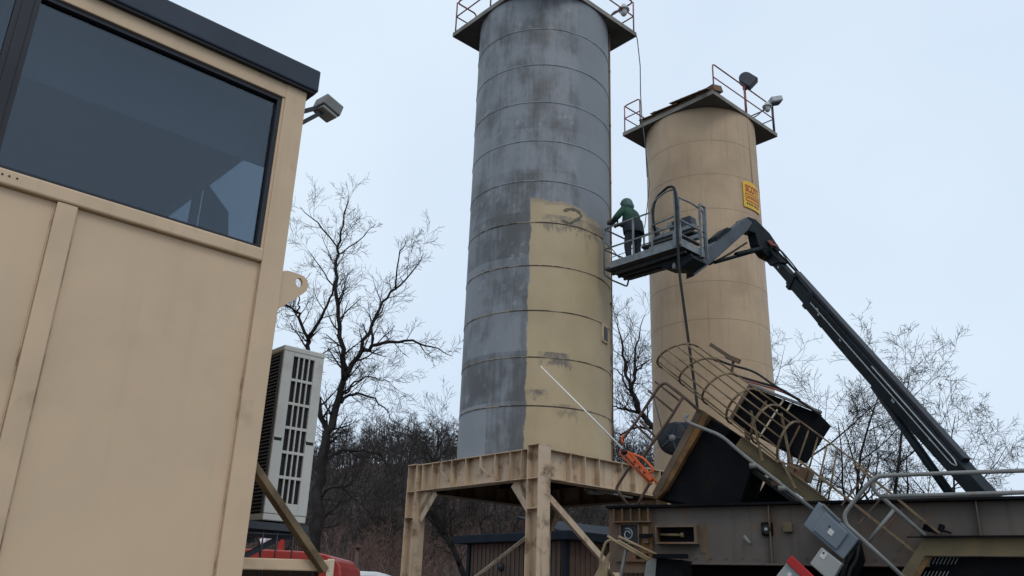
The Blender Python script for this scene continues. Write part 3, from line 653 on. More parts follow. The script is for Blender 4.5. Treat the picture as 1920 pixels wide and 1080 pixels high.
for i in range(0, len(edges), 2): hbox('wall_panel', M['house'], edges[i] - .002, edges[i + 1] + .002, -.09, -.034, ZB + .1, 3.68, bevel=.004)
for s_ in (1.66, 1.70, 1.735, 1.76): MB().cyl(hs(s_, .0045, 3.735), hs(s_, .007, 3.735), .006, n=8).build('drill_hole', M['blackframe'], ho)
# panel edge beads
for i in range(0, len(edges), 2):
    for e in (edges[i] + .006, edges[i + 1] - .006): hbox('weld_bead', M['tanstruct'], e - .005, e + .005, -.036, -.026, ZB + .1, 3.675, bevel=.003)
hbox('sill', M['house_frame'], .158, HL - .16, -.16, .004, 3.681, 3.775, bevel=.012)
hbox('header', M['house_frame'], .158, HL - .16, -.14, -.003, 4.955, 5.079)
hbox('base_rail', M['house_frame'], .158, HL - .16, -.14, .006, ZB - .05, ZB + .12)
hbox('corner_column', M['house_frame'], HL - .16, HL, -.16, 0, ZB, 5.078)
# windows
wins = [(.178, 1.80), (1.862, 3.5), (3.562, HL - .178)]
for (a, b) in wins:
    m = MB(); fr = .030
    for (s0_, s1_, z0, z1) in ((a, a + fr, 3.776, 4.954), (b - fr, b, 3.776, 4.954), (a + fr, b - fr, 3.776, 3.776 + .020), (a + fr, b - fr, 4.954 - fr, 4.954)):
        m.box(hs((s0_ + s1_) / 2, -.05, (z0 + z1) / 2), (s1_ - s0_, .06, z1 - z0), (E1, E2, EZ))
    wf = m.build('window', M['blackframe'], ho)
    MB().box(hs((a + b) / 2, -.055, 4.365), (b - a - .05, .008, 1.14), (E1, E2, EZ)).build('pane', M['glass'], wf)
for (a, b) in ((1.80, 1.862), (3.5, 3.562)): hbox('mullion', M['blackframe'], a, b, -.12, -.01, 3.776, 4.954)
hbox('reveal', M['house_frame'], .160, .177, -.14, -.012, 3.776, 4.954, bevel=0)
# roof
hbox('fascia', M['fascia'], -.065, HL + .06, -HW - .06, .05, 5.081, 5.262, bevel=.012)
hbox('drip_edge', M['blackframe'], -.05, HL + .05, -.02, .035, 5.066, 5.083, bevel=0)
# side and back walls; the side has its own windows
def sbox(name, mt, b0_, b1_, z0, z1, t0=.0, t1=.08, par=None): return MB().box(K0 - E1 * ((t0 + t1) / 2) + E2 * ((b0_ + b1_) / 2) + EZ * ((z0 + z1) / 2), (t1 - t0, b1_ - b0_, z1 - z0), (E1, E2, EZ)).build(name, mt, par or ho)
sbox('side_wall', M['house'], .162, HW, ZB, 3.70, .02)
sbox('side_wall_top', M['house'], .162, HW, 4.86, 5.078, .02)
sbox('side_pier', M['house'], .162, .34, 3.70, 4.86, .02); sbox('side_pier', M['house'], 2.6, HW, 3.70, 4.86, .02)
sbox('side_mullion', M['blackframe'], 1.72, 1.78, 3.70, 4.86, .02); 
sbox('side_pane', M['glass'], .34, 1.72, 3.70, 4.86, .045, .052); sbox('side_pane', M['glass'], 1.78, 2.6, 3.70, 4.86, .045, .052)
hbox('back_wall', M['house'], .02, HL, -HW, -HW + .08, ZB, 5.078, bevel=0)
MB().box(K0 - E1 * (HL - .04) + E2 * HW / 2 + EZ * 2.76, (.08, HW - .34, 4.6), (E1, E2, EZ)).build('far_side_wall', M['house'], ho)
hbox('ceiling', M['inside'], .1, HL - .1, -HW + .1, -.16, 5.02, 5.06, bevel=0)
hbox('floor', M['inside'], .1, HL - .1, -HW + .1, -.13, 2.72, 2.80, bevel=0)
hbox('inner_lining', M['inside'], .085, HL - .1, -HW + .085, -HW + .11, 2.80, 5.02, bevel=0)
hbox('partition', M['inside'], 3.3, 3.36, -HW + .12, -.2, 2.81, 5.01, bevel=0)
hbox('roller_shade', M['shade'], .092, 3.25, -.27, -.255, 4.50, 4.99, bevel=0)
for (s_, o_2) in ((.3, -.3), (HL - .3, -.3), (.3, -HW + .3), (HL - .3, -HW + .3)): hbox('foot', M['house_frame'], s_ - .15, s_ + .15, o_2 - .15, o_2 + .15, 0, ZB, bevel=0)
# lifting lug
pl = [onp(x, y, K0 + E2 * .03, -E2) for (x, y) in ((520, 502), (556, 512), (570, 518), (578, 527), (579, 538), (574, 547), (516, 584), (500, 584), (500, 500))]
ctr = onp(561, 530, K0 + E2 * .03, -E2)
lm = MB(); hole = [ctr + E1 * (math.cos(a) * .026) + EZ * (math.sin(a) * .034) for a in [2 * math.pi * k / 14 for k in range(14)]]
# plate with a real hole: ring of quads between outline and hole
out = []
for h_ in hole:
    d = (h_ - ctr).normalized(); best = None
    for i in range(len(pl)):
        a, b = pl[i], pl[(i + 1) % len(pl)]; ax2 = V((a - ctr).dot(v_) for v_ in (E1, EZ)) if False else None
        A = ((a - ctr).dot(E1), (a - ctr).z); B = ((b - ctr).dot(E1), (b - ctr).z); D = (d.dot(E1), d.z); ex = (B[0] - A[0], B[1] - A[1])
        den = D[0] * ex[1] - D[1] * ex[0]
        if abs(den) < 1e-9: continue
        t = (A[0] * ex[1] - A[1] * ex[0]) / den; u = (A[0] * D[1] - A[1] * D[0]) / den
        if t > 0 and -1e-6 <= u <= 1 + 1e-6 and (best is None or t < best): best = t
    out.append(ctr + d * best)
n = len(hole); th = E2 * .025
lm.v = hole + out + [p + th for p in hole] + [p + th for p in out]
for i in range(n):
    j = (i + 1) % n; lm.face((i, n + i, n + j, j)); lm.face((2 * n + i, 2 * n + j, 3 * n + j, 3 * n + i)); lm.face((i, j, 2 * n + j, 2 * n + i)); lm.face((n + i, 3 * n + i, 3 * n + j, n + j))
lm.build('lifting_lug', M['house'], ho)
# bracket below the air conditioner
BP = K0 + E2 * .42
def hb(x, y, p0=BP): return onp(x, y, p0, -E2)
MB().bar(hb(430, 1056), hb(615, 1061), .07, .075).build('bracket_beam', M['house_frame'], ho, bevel=.008)
bs_ = K0 + E2 * .36
MB().bar(onp(466, 862, bs_, -E2), onp(607, 1070, bs_, -E2), .05, .085, -E2).build('bracket_brace', M['cage'], ho, bevel=.006)  # darker brown material paints in the shadow on the brace
# monitor inside
mP = K0 + E2 * .85
mpoly = [onp(x, y, mP, -E2) for x, y in ((387, 348), (391, 345), (429, 398), (428, 452), (372, 436))]
mo = V((mpoly[4].x, mpoly[4].y, 3.6)); mt_ = thing('monitor', 'dark angled monitor seen through the right end of the house window', 'monitor', mo)
MB().prism(mpoly, E2 * .04).build('screen', M['blackframe'], mt_, bevel=.004); mc = (mpoly[3] + mpoly[4]) / 2 + E2 * .02; MB().bar(V((mc.x, mc.y, 3.575)), mc + EZ * .03, .05, .05).build('stand', M['blackframe'], mt_)
hbox('desk', M['inside'], .3, 3.2, -2.2, -1.0, 3.52, 3.57, bevel=0)
# wall light
lc = K0 + E1 * .0 + E2 * .22 + EZ * 4.92
wl = thing('wall_light', 'small grey box floodlight at the control house roof corner', 'light', lc)
pA = onp(607, 203, K0 + E2 * .22, -E2)
MB().bar(lc + EZ * (.06), V((pA.x, pA.y, pA.z + .02)), .03, .03).build('arm', M['lampgrey'], wl); MB().bar(lc - EZ * .07, pA - EZ * .03, .03, .03).build('arm', M['lampgrey'], wl)
lx = (E1 * .93 - EZ * .25 + E2 * .1).normalized(); ly = E2.copy(); ly = (ly - lx * ly.dot(lx)).normalized(); lz = lx.cross(ly)
if lz.z < 0: lz = -lz
pA = pA + E1 * .03
MB().box(pA + lz * .02, (.17, .16, .10), (lx, ly, lz)).build('housing', M['greypipe'], wl, bevel=.010); MB().box(pA - lz * .042, (.145, .135, .03), (lx, ly, lz)).build('lens', M['ltbox'], wl, bevel=.01)
MB().box(pA + lz * .08 + lx * .0, (.05, .08, .03), (lx, ly, lz)).build('knuckle', M['lampgrey'], wl)

# ------------------------------------------------------------------ air conditioner
AT = at(535, 646, 6.3); AB = at(501, 975, 6.3).z; AH = AT.z - AB; AD, AWd = .345, .92
ac = thing('air_conditioner', 'cream outdoor air conditioner with dark slots beside the control house', 'air conditioner', V((AT.x, AT.y, AB)))
def ap(a, b, z): return V((AT.x, AT.y, AB)) + E1 * a + E2 * b + EZ * z
def abox(name, mt, a0, a1, b0_, b1_, z0, z1, par=None, bevel=0): return MB().box(ap((a0 + a1) / 2, (b0_ + b1_) / 2, (z0 + z1) / 2), (a1 - a0, b1_ - b0_, z1 - z0), (E1, E2, EZ)).build(name, mt, par or ac, bevel=bevel)
abox('core', M['acdark'], .02, AD - .02, .02, AWd - .02, .02, AH - .02)
abox('top_cover', M['acwhite'], -.006, AD + .006, -.006, AWd, AH - .045, AH, bevel=.01)
abox('base_pan', M['acwhite'], 0, AD, 0, AWd, 0, .05, bevel=.008)
abox('front_panel', M['acwhite'], AD - .015, AD, .0, AWd, .05, AH - .045); abox('back_panel', M['acwhite'], .03, AD - .02, AWd - .015, AWd, .05, AH - .045)
# slotted end panel built as a grille
S0, S1 = .085, .265; rows = 6; z0_, z1_ = .13, AH - .075
abox('end_panel', M['acwhite'], .0, S0, -.004, .02, .05, AH - .045, bevel=.004); abox('end_panel', M['acwhite'], S1, AD, -.004, .02, .05, AH - .045, bevel=.004)
abox('end_panel', M['acwhite'], S0, S1, -.004, .02, .05, z0_, bevel=.002); abox('end_panel', M['acwhite'], S0, S1, -.004, .02, z1_, AH - .045, bevel=.002)
for k in range(1, 4): abox('grille_bar', M['acwhite'], S0 + (S1 - S0) * k / 4 - .006, S0 + (S1 - S0) * k / 4 + .006, -.003, .012, z0_, z1_, bevel=.003)
for k in range(1, rows): zz = z0_ + (z1_ - z0_) * k / rows; abox('grille_bar', M['acwhite'], S0, S1, -.0035, .0115, zz - .011, zz + .011, bevel=.003)
for a in (.035, .30): abox('hand_grip', M['acdark'], a - .03, a + .03, -.0055, .004, AH * .44, AH * .44 + .022); abox('grip_lip', M['acwhite'], a - .035, a + .035, -.010, .0, AH * .44 + .022, AH * .44 + .034)
# coil fins on the back
for k in range(44):
    zz = .07 + (AH - .14) * k / 43; abox('fin', M['fin'], -.004, .012, .02, AWd - .02, zz - .0045, zz + .0045)
for b in (.03, .33, .63, .89): abox('coil_rib', M['fin'], -.008, .014, b - .008, b + .008, .05, AH - .05)
ws = thing('wire_stand', 'thin dark wire stand under the air conditioner', 'stand', ap(0, 0, -.36))
abox('shelf', M['lampgrey'], -.12, AD + .02, -.02, AWd, -.065, -.015, ws)
for (a, b) in ((-.1, 0), (.34, 0), (-.1, .8), (.34, .8)): MB().tube(bend([ap(a, b, -.06), ap(a + .05 * (1 if a > 0 else -1), b, -.09), ap(a + .12 * (1 if a > 0 else -1), b, -.42)], .05), .008, 6).build('leg', M['lampgrey'], ws)
for a in (0.02, .13, .26): MB().tube([ap(a, 0, -.06), ap(a, 0, -.40)], .006, 6).build('wire', M['lampgrey'], ws)
MB().tube([ap(-.2, 0, -.10), ap(.30, 0, -.085)], .006, 6).build('wire', M['lampgrey'], ws)

ae1 = (V((AT.x, AT.y, 0)) - K0).dot(E1)
for b in (.12, .8): MB().bar(ap(-ae1 - .02, b, -.09), ap(AD, b, -.09), .05, .05).build('wall_arm', M['lampgrey'], ws); MB().bar(ap(-ae1 - .02, b, -.5), ap(AD * .6, b, -.11), .035, .035).build('wall_arm', M['lampgrey'], ws)

# ------------------------------------------------------------------ vehicles
T0 = at(642, 1041, 12.5); TZ = T0.z; tr = thing('red_truck', 'red truck with rounded cab roof parked behind the control house', 'truck', V((T0.x - 1.6, 12.9, 0)))
X1 = T0.x; y0_, y1_ = 12.4, 14.2
prof = [(X1 - 2.6, .75), (X1 + .02, .75), (X1 + .04, 1.3), (X1 + .02, TZ - .26), (X1 - .0, TZ - .16), (X1 - .04, TZ - .09), (X1 - .10, TZ - .04), (X1 - .19, TZ - .005), (X1 - .32, TZ + .018), (X1 - .6, TZ + .032), (X1 - 2.2, TZ + .05), (X1 - 2.5, TZ - .02), (X1 - 2.62, 1.4)]
MB().prism([V((x, y0_, z)) for x, z in prof], V((0, y1_ - y0_, 0))).build('cab', M['truckred'], tr, bevel=.02)
MB().box((X1 - .98, y0_ - .005, TZ - .40), (1.4, .03, .5)).build('side_window', M['vglass'], tr); MB().box((X1 - .13, y0_ - .008, TZ - .28), (.10, .03, .44)).build('door_pillar', M['beige'], tr, bevel=.01)
MB().box((X1 - 4.6, 13.3, 1.0), (3.9, 1.8, .5)).build('bed', M['truckred'], tr, bevel=.03); MB().box((X1 - 3, 13.3, .62), (7, .9, .2)).build('chassis', M['blacksteel'], tr)
MB().box((X1 + .5, 13.3, 1.0), (1.0, 1.7, .65)).build('hood', M['truckred'], tr, bevel=.1); MB().box((X1 + 1.05, 13.3, .62), (.12, 1.9, .22)).build('bumper', M['galv'], tr, bevel=.02)
for x in (X1 + .4, X1 - 5.2):
    for y in (12.5, 14.1):
        wh = MB().cyl((x, y - .13, .48), (x, y + .13, .48), .48, n=24).build('wheel', M['rubber'], tr, bevel=.04); OFF[wh.name] = OFF[tr.name]
        MB().cyl((x, y - .145, .48), (x, y + .145, .48), .26, n=20).build('rim', M['galv'], wh)
Ya = 12.9
MB().bar(at(466, 1007, Ya), at(533, 998, Ya), .07, .07).build('crane_arm', M['truckred'], tr); MB().bar(at(529, 998, Ya), at(525, 1050, Ya), .08, .08).build('crane_post', M['truckred'], tr)
MB().bar(at(505, 1003, Ya), at(522, 1015, Ya), .05, .05).build('arm_strut', M['truckred'], tr)
for (x, y) in ((493, 1016), (505, 1010)): p = at(x, y, Ya - .06); MB().lathe(p, [(0, .05), (.035, .045), (.06, .0), (.05, -.05), (0, -.07)], 14, V((.3, -1, .1))).build('work_lamp', M['vanwhite'], tr)
W0 = at(676, 1071, 22); wv = thing('white_van', 'white van roof just showing at the foot of the tall tree', 'van', V((W0.x, 23, 0)))
def vrow(x0, x1, z): return [V((x0, 22.0, z)), V((x1, 22.0, z)), V((x1, 23.9, z)), V((x0, 23.9, z))]
vp = [(W0.x - 2.2, .45), (W0.x + 2.4, .45), (W0.x + 2.4, 1.05), (W0.x + 1.5, 1.2), (W0.x + .72, W0.z - .1), (W0.x + .4, W0.z), (W0.x - 1.9, W0.z + .02), (W0.x - 2.2, W0.z - .2)]
MB().prism([V((x, 22, z)) for x, z in vp], V((0, 1.9, 0))).build('body', M['vanwhite'], wv, bevel=.09)
MB().box((W0.x - .2, 21.99, 1.65), (1.5, .03, .5)).build('side_window', M['vglass'], wv)
for x in (W0.x - 1.4, W0.x + 1.6):
    for y in (22.1, 23.8):
        wh = MB().cyl((x, y - .11, .36), (x, y + .11, .36), .36, n=22).build('wheel', M['rubber'], wv); OFF[wh.name] = OFF[wv.name]; MB().cyl((x, y - .12, .36), (x, y + .12, .36), .2, n=16).build('rim', M['galv'], wh)
vp0 = at(666, 1090, 14); vpt = at(671, 1027, 14)
st = thing('vent_stack', 'thin rusty vent pipe with flat cap behind the red truck', 'pipe', V((vp0.x, 14, 0)))
MB().tube([V((vpt.x, 14, 0)), V((vpt.x, 14, vpt.z))], .03, 10).build('pipe', M['darkpipe'], st); MB().box(V((vpt.x + .01, 14, vpt.z + .015)), (.17, .12, .03)).build('cap', M['darkpipe'], st)

# ------------------------------------------------------------------ boom lift
BA = at(1133, 507, 19.2); BB = atz(1273, 463, BA.z); bu = (BB - BA).normalized(); bv = V((-bu.y, bu.x, 0))
if bv.y < 0: bv = -bv
BL, BW, BZ = 2.25, .95, BA.z
bl = thing('boom_lift', 'dark boom lift holding its grey basket up beside the grey silo', 'boom lift', V((9.0, 13.8, 0)))
def bk(u, v, z): return BA + bu * u + bv * v + EZ * z
bask = MB().box(bk(BL / 2, BW / 2, .03), (BL, BW, .05), (bu, bv, EZ)).build('basket_floor', M['basketdark'], bl)
OFF[bask.name] = OFF[bl.name]
def bpart(mb, name, mt=None, bevel=0): return mb.build(name, mt or M['basket'], bask, bevel=bevel)
for (u0, v0, u1, v1) in ((0.18, 0, BL, 0), (0.05, BW, BL, BW), (BL, 0, BL, BW)):
    bpart(MB().bar(bk(u0, v0, .09), bk(u1, v1, .09), .025, .17), 'kick_plate')
for v in (.25, .48, .7): bpart(MB().bar(bk(.05, v, -.035), bk(BL - .05, v, -.035), .06, .07), 'floor_rib', M['basketdark'])
hr = 1.1; R_ = .022
def loop(pts, name='rail', r=R_, mt=None): return bpart(MB().tube(bend(pts, .09, 4), r, 8), name, mt)
loop([bk(0, 0, -.10), bk(0, 0, hr), bk(.95, 0, hr)]); loop([bk(.9, 0, hr), bk(1.45, 0, hr)]); loop([bk(0, 0, .55), bk(1.4, 0, .55)])
loop([bk(0, 0, -.10), bk(-.02, .3, -.16), bk(-.02, BW - .05, -.16), bk(0, BW - .02, -.02), bk(0, BW, hr), bk(0, 0, hr)])
loop([bk(0, BW, .55), bk(0, 0, .55)]); loop([bk(0, BW, hr), bk(BL - .5, BW, hr)]); loop([bk(0, BW, .55), bk(BL, BW, .55)])
for u in (.9, 1.45): bpart(MB().bar(bk(u, 0, .0), bk(u, 0, hr), .05, .03, bu), 'post')
for u in (.5, 1.1, 1.7): bpart(MB().bar(bk(u, BW, .0), bk(u, BW, hr), .045, .03, bu), 'post')
loop([bk(1.45, 0, .55), bk(2.1, 0, .55)]); loop([bk(1.45, 0, .75), bk(2.15, 0, .80)])
bpart(MB().bar(bk(2.12, 0, 0), bk(2.12, 0, 1.5), .05, .04, bu), 'post'); bpart(MB().bar(bk(2.22, .02, 0), bk(2.22, .02, 1.2), .04, .04, bu), 'post')
bpart(MB().box(bk(2.17, -.02, .22), (.22, .04, .36), (bu, bv, EZ)), 'hinge_plate')
loop([bk(2.2, 0.0, 1.25), bk(BL, .5, 1.25), bk(BL, BW, 1.2), bk(BL, BW, .0)]); loop([bk(BL, 0, .65), bk(BL, BW, .65)])
bpart(MB().bar(bk(BL + .05, BW - .22, -.05), bk(BL + .05, BW - .22, 1.3), .06, .03, bv), 'mast'); bpart(MB().bar(bk(BL + .05, BW, -.05), bk(BL + .05, BW, 1.3), .06, .03, bv), 'mast')
bpart(MB().bar(bk(BL + .05, BW - .22, 1.29), bk(BL + .05, BW, 1.29), .05, .03), 'mast_cap')
bpart(MB().box(bk(BL - .1, BW / 2, .34), (.12, BW - .1, .02), (bu, bv, EZ)), 'tray')
# console and stowed gear
bpart(MB().box(bk(1.75, BW - .12, .95), (.62, .26, .24), (bu, bv, (EZ + bv * -.25).normalized())), 'control_console', M['jib'], bevel=.02)
bpart(MB().box(bk(1.65, BW - .05, .62), (1.1, .05, .16), (bu, bv, EZ)), 'gear_shelf'); bpart(MB().box(bk(1.55, BW * .55, .38), (.95, .3, .10), (bu, bv, EZ)), 'gear_shelf', M['basket'], .01)
bpart(MB().box(bk(1.5, BW - .16, .80), (1.25, .16, .10), (bu, bv, EZ)), 'gear_rack', M['basket'], .01); bpart(MB().box(bk(1.35, BW - .16, .66), (1.5, .20, .06), (bu, bv, EZ)), 'gear_rack', M['basketdark'], .01)
bpart(MB().box(bk(1.85, BW - .14, .52), (.7, .14, .10), (bu, bv, EZ)), 'tool_tray', M['basket'], .01); bpart(MB().box(bk(1.2, .3, .16), (.5, .3, .22), (bu, bv, EZ)), 'tool_box', M['ltbox'], .01)
bpart(MB().cyl(bk(1.05, BW - .2, .84), bk(1.05, BW - .2, 1.06), .07, n=14), 'spray_pot', M['basketdark']); bpart(MB().box(bk(1.5, BW - .3, .98), (.10, .08, .10), (bu, bv, EZ)), 'switch_box', M['basket'], .01)
loop([bk(1.45, .0, hr), bk(1.52, .0, 1.36), bk(1.9, .0, 1.50), bk(2.12, .0, 1.47)], 'arch_rail'); loop([bk(2.12, .0, 1.47), bk(2.19, .0, 1.40), bk(2.22, .0, .95)], 'arch_rail')
for z in (.75, .95, 1.15): bpart(MB().bar(bk(2.12, .01, z), bk(2.22, .01, z), .03, .03), 'gate_rung')
for (z, u0) in ((.28, .05), (.85, .05)): bpart(MB().tube([bk(u0, BW, z), bk(BL, BW, z)], .016, 6), 'infill_rail')
bpart(MB().tube([bk(0, .05, .3), bk(0, BW, .8)], .012, 6), 'end_brace', M['galv']); bpart(MB().tube([bk(0, .05, .8), bk(0, BW, .3)], .012, 6), 'end_brace', M['galv'])
# swivel under the basket, jib, knuckle, boom
jb0 = at(1300, 502, 18.75); jb1 = at(1398, 424, 19.7); mid = bk(1.9, BW * .6, -.1)
bpart(MB().prism([bk(1.25, BW * .35, -.07), bk(BL, BW * .35, -.07), bk(BL + .12, BW * .35, -.22), bk(2.0, BW * .35, -.36), bk(1.5, BW * .35, -.22)], bv * .5), 'swivel', M['boom'], .02)
MB().cyl(at(1283, 500, 18.5) - EZ * .12, at(1283, 500, 18.5) + EZ * .22, .16, n=16).build('rotator', M['boom'], bl, bevel=.02)
for (x, y) in ((1264, 498), (1279, 497)): p = at(x, y, 18.1); MB().cyl(p - EZ * .07, p + EZ * .06, .05, .03, n=10).build('hydraulic_fitting', M['galv'], bl)
jd = (jb1 - jb0); jn = jd.normalized(); jside = jn.cross(EZ).normalized(); jup = jside.cross(jn).normalized()
if jup.z < 0: jup = -jup
def jp(t, h): return jb0 + jd * t + jup * h
MB().prism([jp(-.12, -.14) - jside * .13, jp(.25, -.16) - jside * .13, jp(.92, -.10) - jside * .13, jp(1.06, -.02) - jside * .13, jp(1.02, .20) - jside * .13, jp(.2, .20) - jside * .13, jp(-.05, .05) - jside * .13], jside * .26).build('jib_arm', M['jib'], bl, bevel=.025)
MB().prism([jp(.42, .20) - jside * .16, jp(.72, .20) - jside * .16, jp(.66, .30) - jside * .16, jp(.46, .29) - jside * .16], jside * .32).build('jib_guard', M['boom'], bl, bevel=.01)
MB().tube([at(1340, 492, 19.1), at(1432, 466, 20.1)], .045, 10).build('jib_cylinder', M['boom'], bl); MB().tube([at(1380, 478, 19.5), at(1436, 464, 20.15)], .07, 10).build('cylinder_barrel', M['boom'], bl)
MB().tube(bend([at(1330, 496, 19.05), at(1365, 478, 19.4), at(1400, 455, 19.8)], .4), .025, 8).build('jib_hose', M['rubber'], bl)
MB().box(at(1318, 488, 18.9), (.32, .02, .09), (jn, jside, jup)).build('decal', M['label'], bl)
# knuckle
kc = [(1386, 414), (1396, 409), (1410, 414), (1436, 440), (1456, 470), (1446, 490), (1430, 482), (1414, 462), (1409, 440), (1384, 432)]
kp = [at(x, y, 19.75 + (x - 1390) / 90) for x, y in kc]
MB().prism([p - V((.08, -.10, 0)) for p in kp], V((.16, -.20, .0))).build('knuckle', M['boom'], bl, bevel=.02)
MB().tube([at(1449, 455, 20.1), at(1440, 452, 20.1), at(1447, 459, 20.1), at(1458, 462, 20.1)], .045, 8).build('red_hose_guard', M['redrail'], bl)
# boom sections along one line
b_top = at(1440, 470, 20.4); b_bot = at(1842, 925, 15.0); bd = b_bot - b_top; bn = bd.normalized(); bside = bn.cross(EZ).normalized(); bup = bside.cross(bn).normalized()
if bup.z < 0: bup = -bup
def bq(t, h, s): return b_top + bd * t + bup * (h * .76 + .01) + bside * (s * .72)
def section(name, t0, t1, h0, h1, wd, mt): MB().prism([bq(t0, h0, -wd), bq(t1, h0, -wd), bq(t1, h1, -wd), bq(t0, h1, -wd)], bside * (2 * wd * .72)).build(name, mt, bl, bevel=.012)
section('boom_fly_section', -.02, .40, -.20, .10, .13, M['boom']); section('boom_mid_section', .16, .55, -.24, .14, .16, M['boom'])
MB().prism([bq(.27, -.27, -.2), bq(.45, -.30, -.2), bq(.55, -.30, -.2), bq(.80, -.26, -.2), bq(1.04, -.20, -.2), bq(1.05, .20, -.2), bq(.27, .18, -.2)], bside * .288).build('boom_base_section', M['boom'], bl, bevel=.02)
MB().prism([bq(-.04, -.24, -.17), bq(.06, -.26, -.17), bq(.10, .16, -.17), bq(-.02, .2, -.17)], bside * .245).build('boom_nose', M['boom'], bl, bevel=.03)
MB().tube(bend([bq(.02, .22, .0), bq(.17, .27, .0), bq(.30, .27, 0)], .2), .03, 8).build('hose_track', M['boom'], bl)
NS = -1 if (CP - b_top).dot(bside) < 0 else 1
MB().bar(bq(.17, .25, .0), bq(.93, .25, .0), .16, .10, bup).build('cable_carrier', M['blackframe'], bl, bevel=.01)
MB().tube(bend([bq(.30, .02, NS * .215), bq(.92, .02, NS * .215), bq(.935, .09, NS * .215), bq(.92, .15, NS * .215), bq(.60, .15, NS * .215)], .05), .014, 8).build('carrier_rod', M['galv'], bl)
for k, (h0, h1) in enumerate(((.30, .33), (.33, .31))): MB().tube(bend([bq(-.01, .24, .05 * (k - .5)), bq(.05, h0 + .05, .08 * (k - .5)), bq(.12, h1, .08 * (k - .5)), bq(.2, .28, .06 * (k - .5))], .2), .016, 6).build('boom_hose', M['rubber'], bl)
for (t, h, L, mm) in ((.33, .0, .010, 'label'), (.345, -.08, .006, 'label'), (.46, -.1, .008, 'galv'), (.10, -.05, .006, 'label'), (.70, -.1, .012, 'galv'), (.84, -.02, .006, 'label')): MB().prism([bq(t, h, NS * .2015), bq(t + L, h, NS * .2015), bq(t + L, h + .06, NS * .2015), bq(t, h + .06, NS * .2015)], bside * (NS * .004)).build('decal', M[mm], bl)
MB().tube([bq(.62, -.33, 0), bq(1.0, -.75, 0)], .085, 12).build('lift_cylinder', M['boom'], bl)
for t in (.17, .27, .36): MB().prism([bq(t, -.31, -.19), bq(t + .018, -.31, -.19), bq(t + .018, .2, -.19), bq(t, .2, -.19)], bside * .274).build('wear_collar', M['boom'], bl, bevel=.01)
# turntable, chassis and wheels behind the portable plant
TB = V((b_bot.x + .5, b_bot.y - .7, 0)); tb_ax = (V((bn.x, bn.y, 0)).normalized(), V((-bn.y, bn.x, 0)).normalized(), EZ)
MB().box(TB + EZ * 2.05 , (2.6, 1.5, .9), tb_ax).build('turntable', M['boom'], bl, bevel=.08); MB().prism([bq(.97, -.5, -.2), bq(1.07, -.9, -.2), bq(1.12, -.3, -.2), bq(1.05, .2, -.2)], bside * .288).build('boom_tower', M['boom'], bl)
MB().bar(TB + EZ * 1.6, TB + EZ * 3.3 + tb_ax[0] * .0, .5, .6).build('riser', M['boom'], bl)
MB().box(TB + EZ * 1.2, (3.2, 1.9, .5), tb_ax).build('chassis', M['boom'], bl, bevel=.05); MB().cyl(TB + EZ * 1.4, TB + EZ * 1.65, .7, n=28).build('slew_ring', M['blacksteel'], bl)
for i in (-1, 1):
    for j in (-1, 1):
        c = TB + tb_ax[0] * (1.25 * i) + tb_ax[1] * (1.05 * j) + EZ * .5
        wh = MB().cyl(c - tb_ax[1] * .18, c + tb_ax[1] * .18, .5, n=26).build('wheel', M['rubber'], bl, bevel=.05); OFF[wh.name] = OFF[bl.name]; MB().cyl(c - tb_ax[1] * .19, c + tb_ax[1] * .19, .26, n=20).build('rim', M['galv'], wh)
# hose looped over the basket rail and hanging down
hpts = [bk(1.5, .05, .62), bk(1.46, .03, 1.05), bk(1.55, .02, 1.42), bk(1.95, .0, 1.60), bk(2.14, -.03, 1.52), bk(2.2, -.05, 1.2), bk(2.2, -.06, .2), bk(2.21, -.06, -.6)]
he = at(1308, 765, 17.6)
hpts += [hpts[-1].lerp(he, .4), he, V((he.x + .1, 17.6, 3.2))]
tag(MB().tube(bend(hpts, .25, 5), .032, 8).build('hose', M['rubber'], None, loc=V((he.x, 17.6, 3.2))), 'black hose looped over the basket rail and hanging down', 'hose')

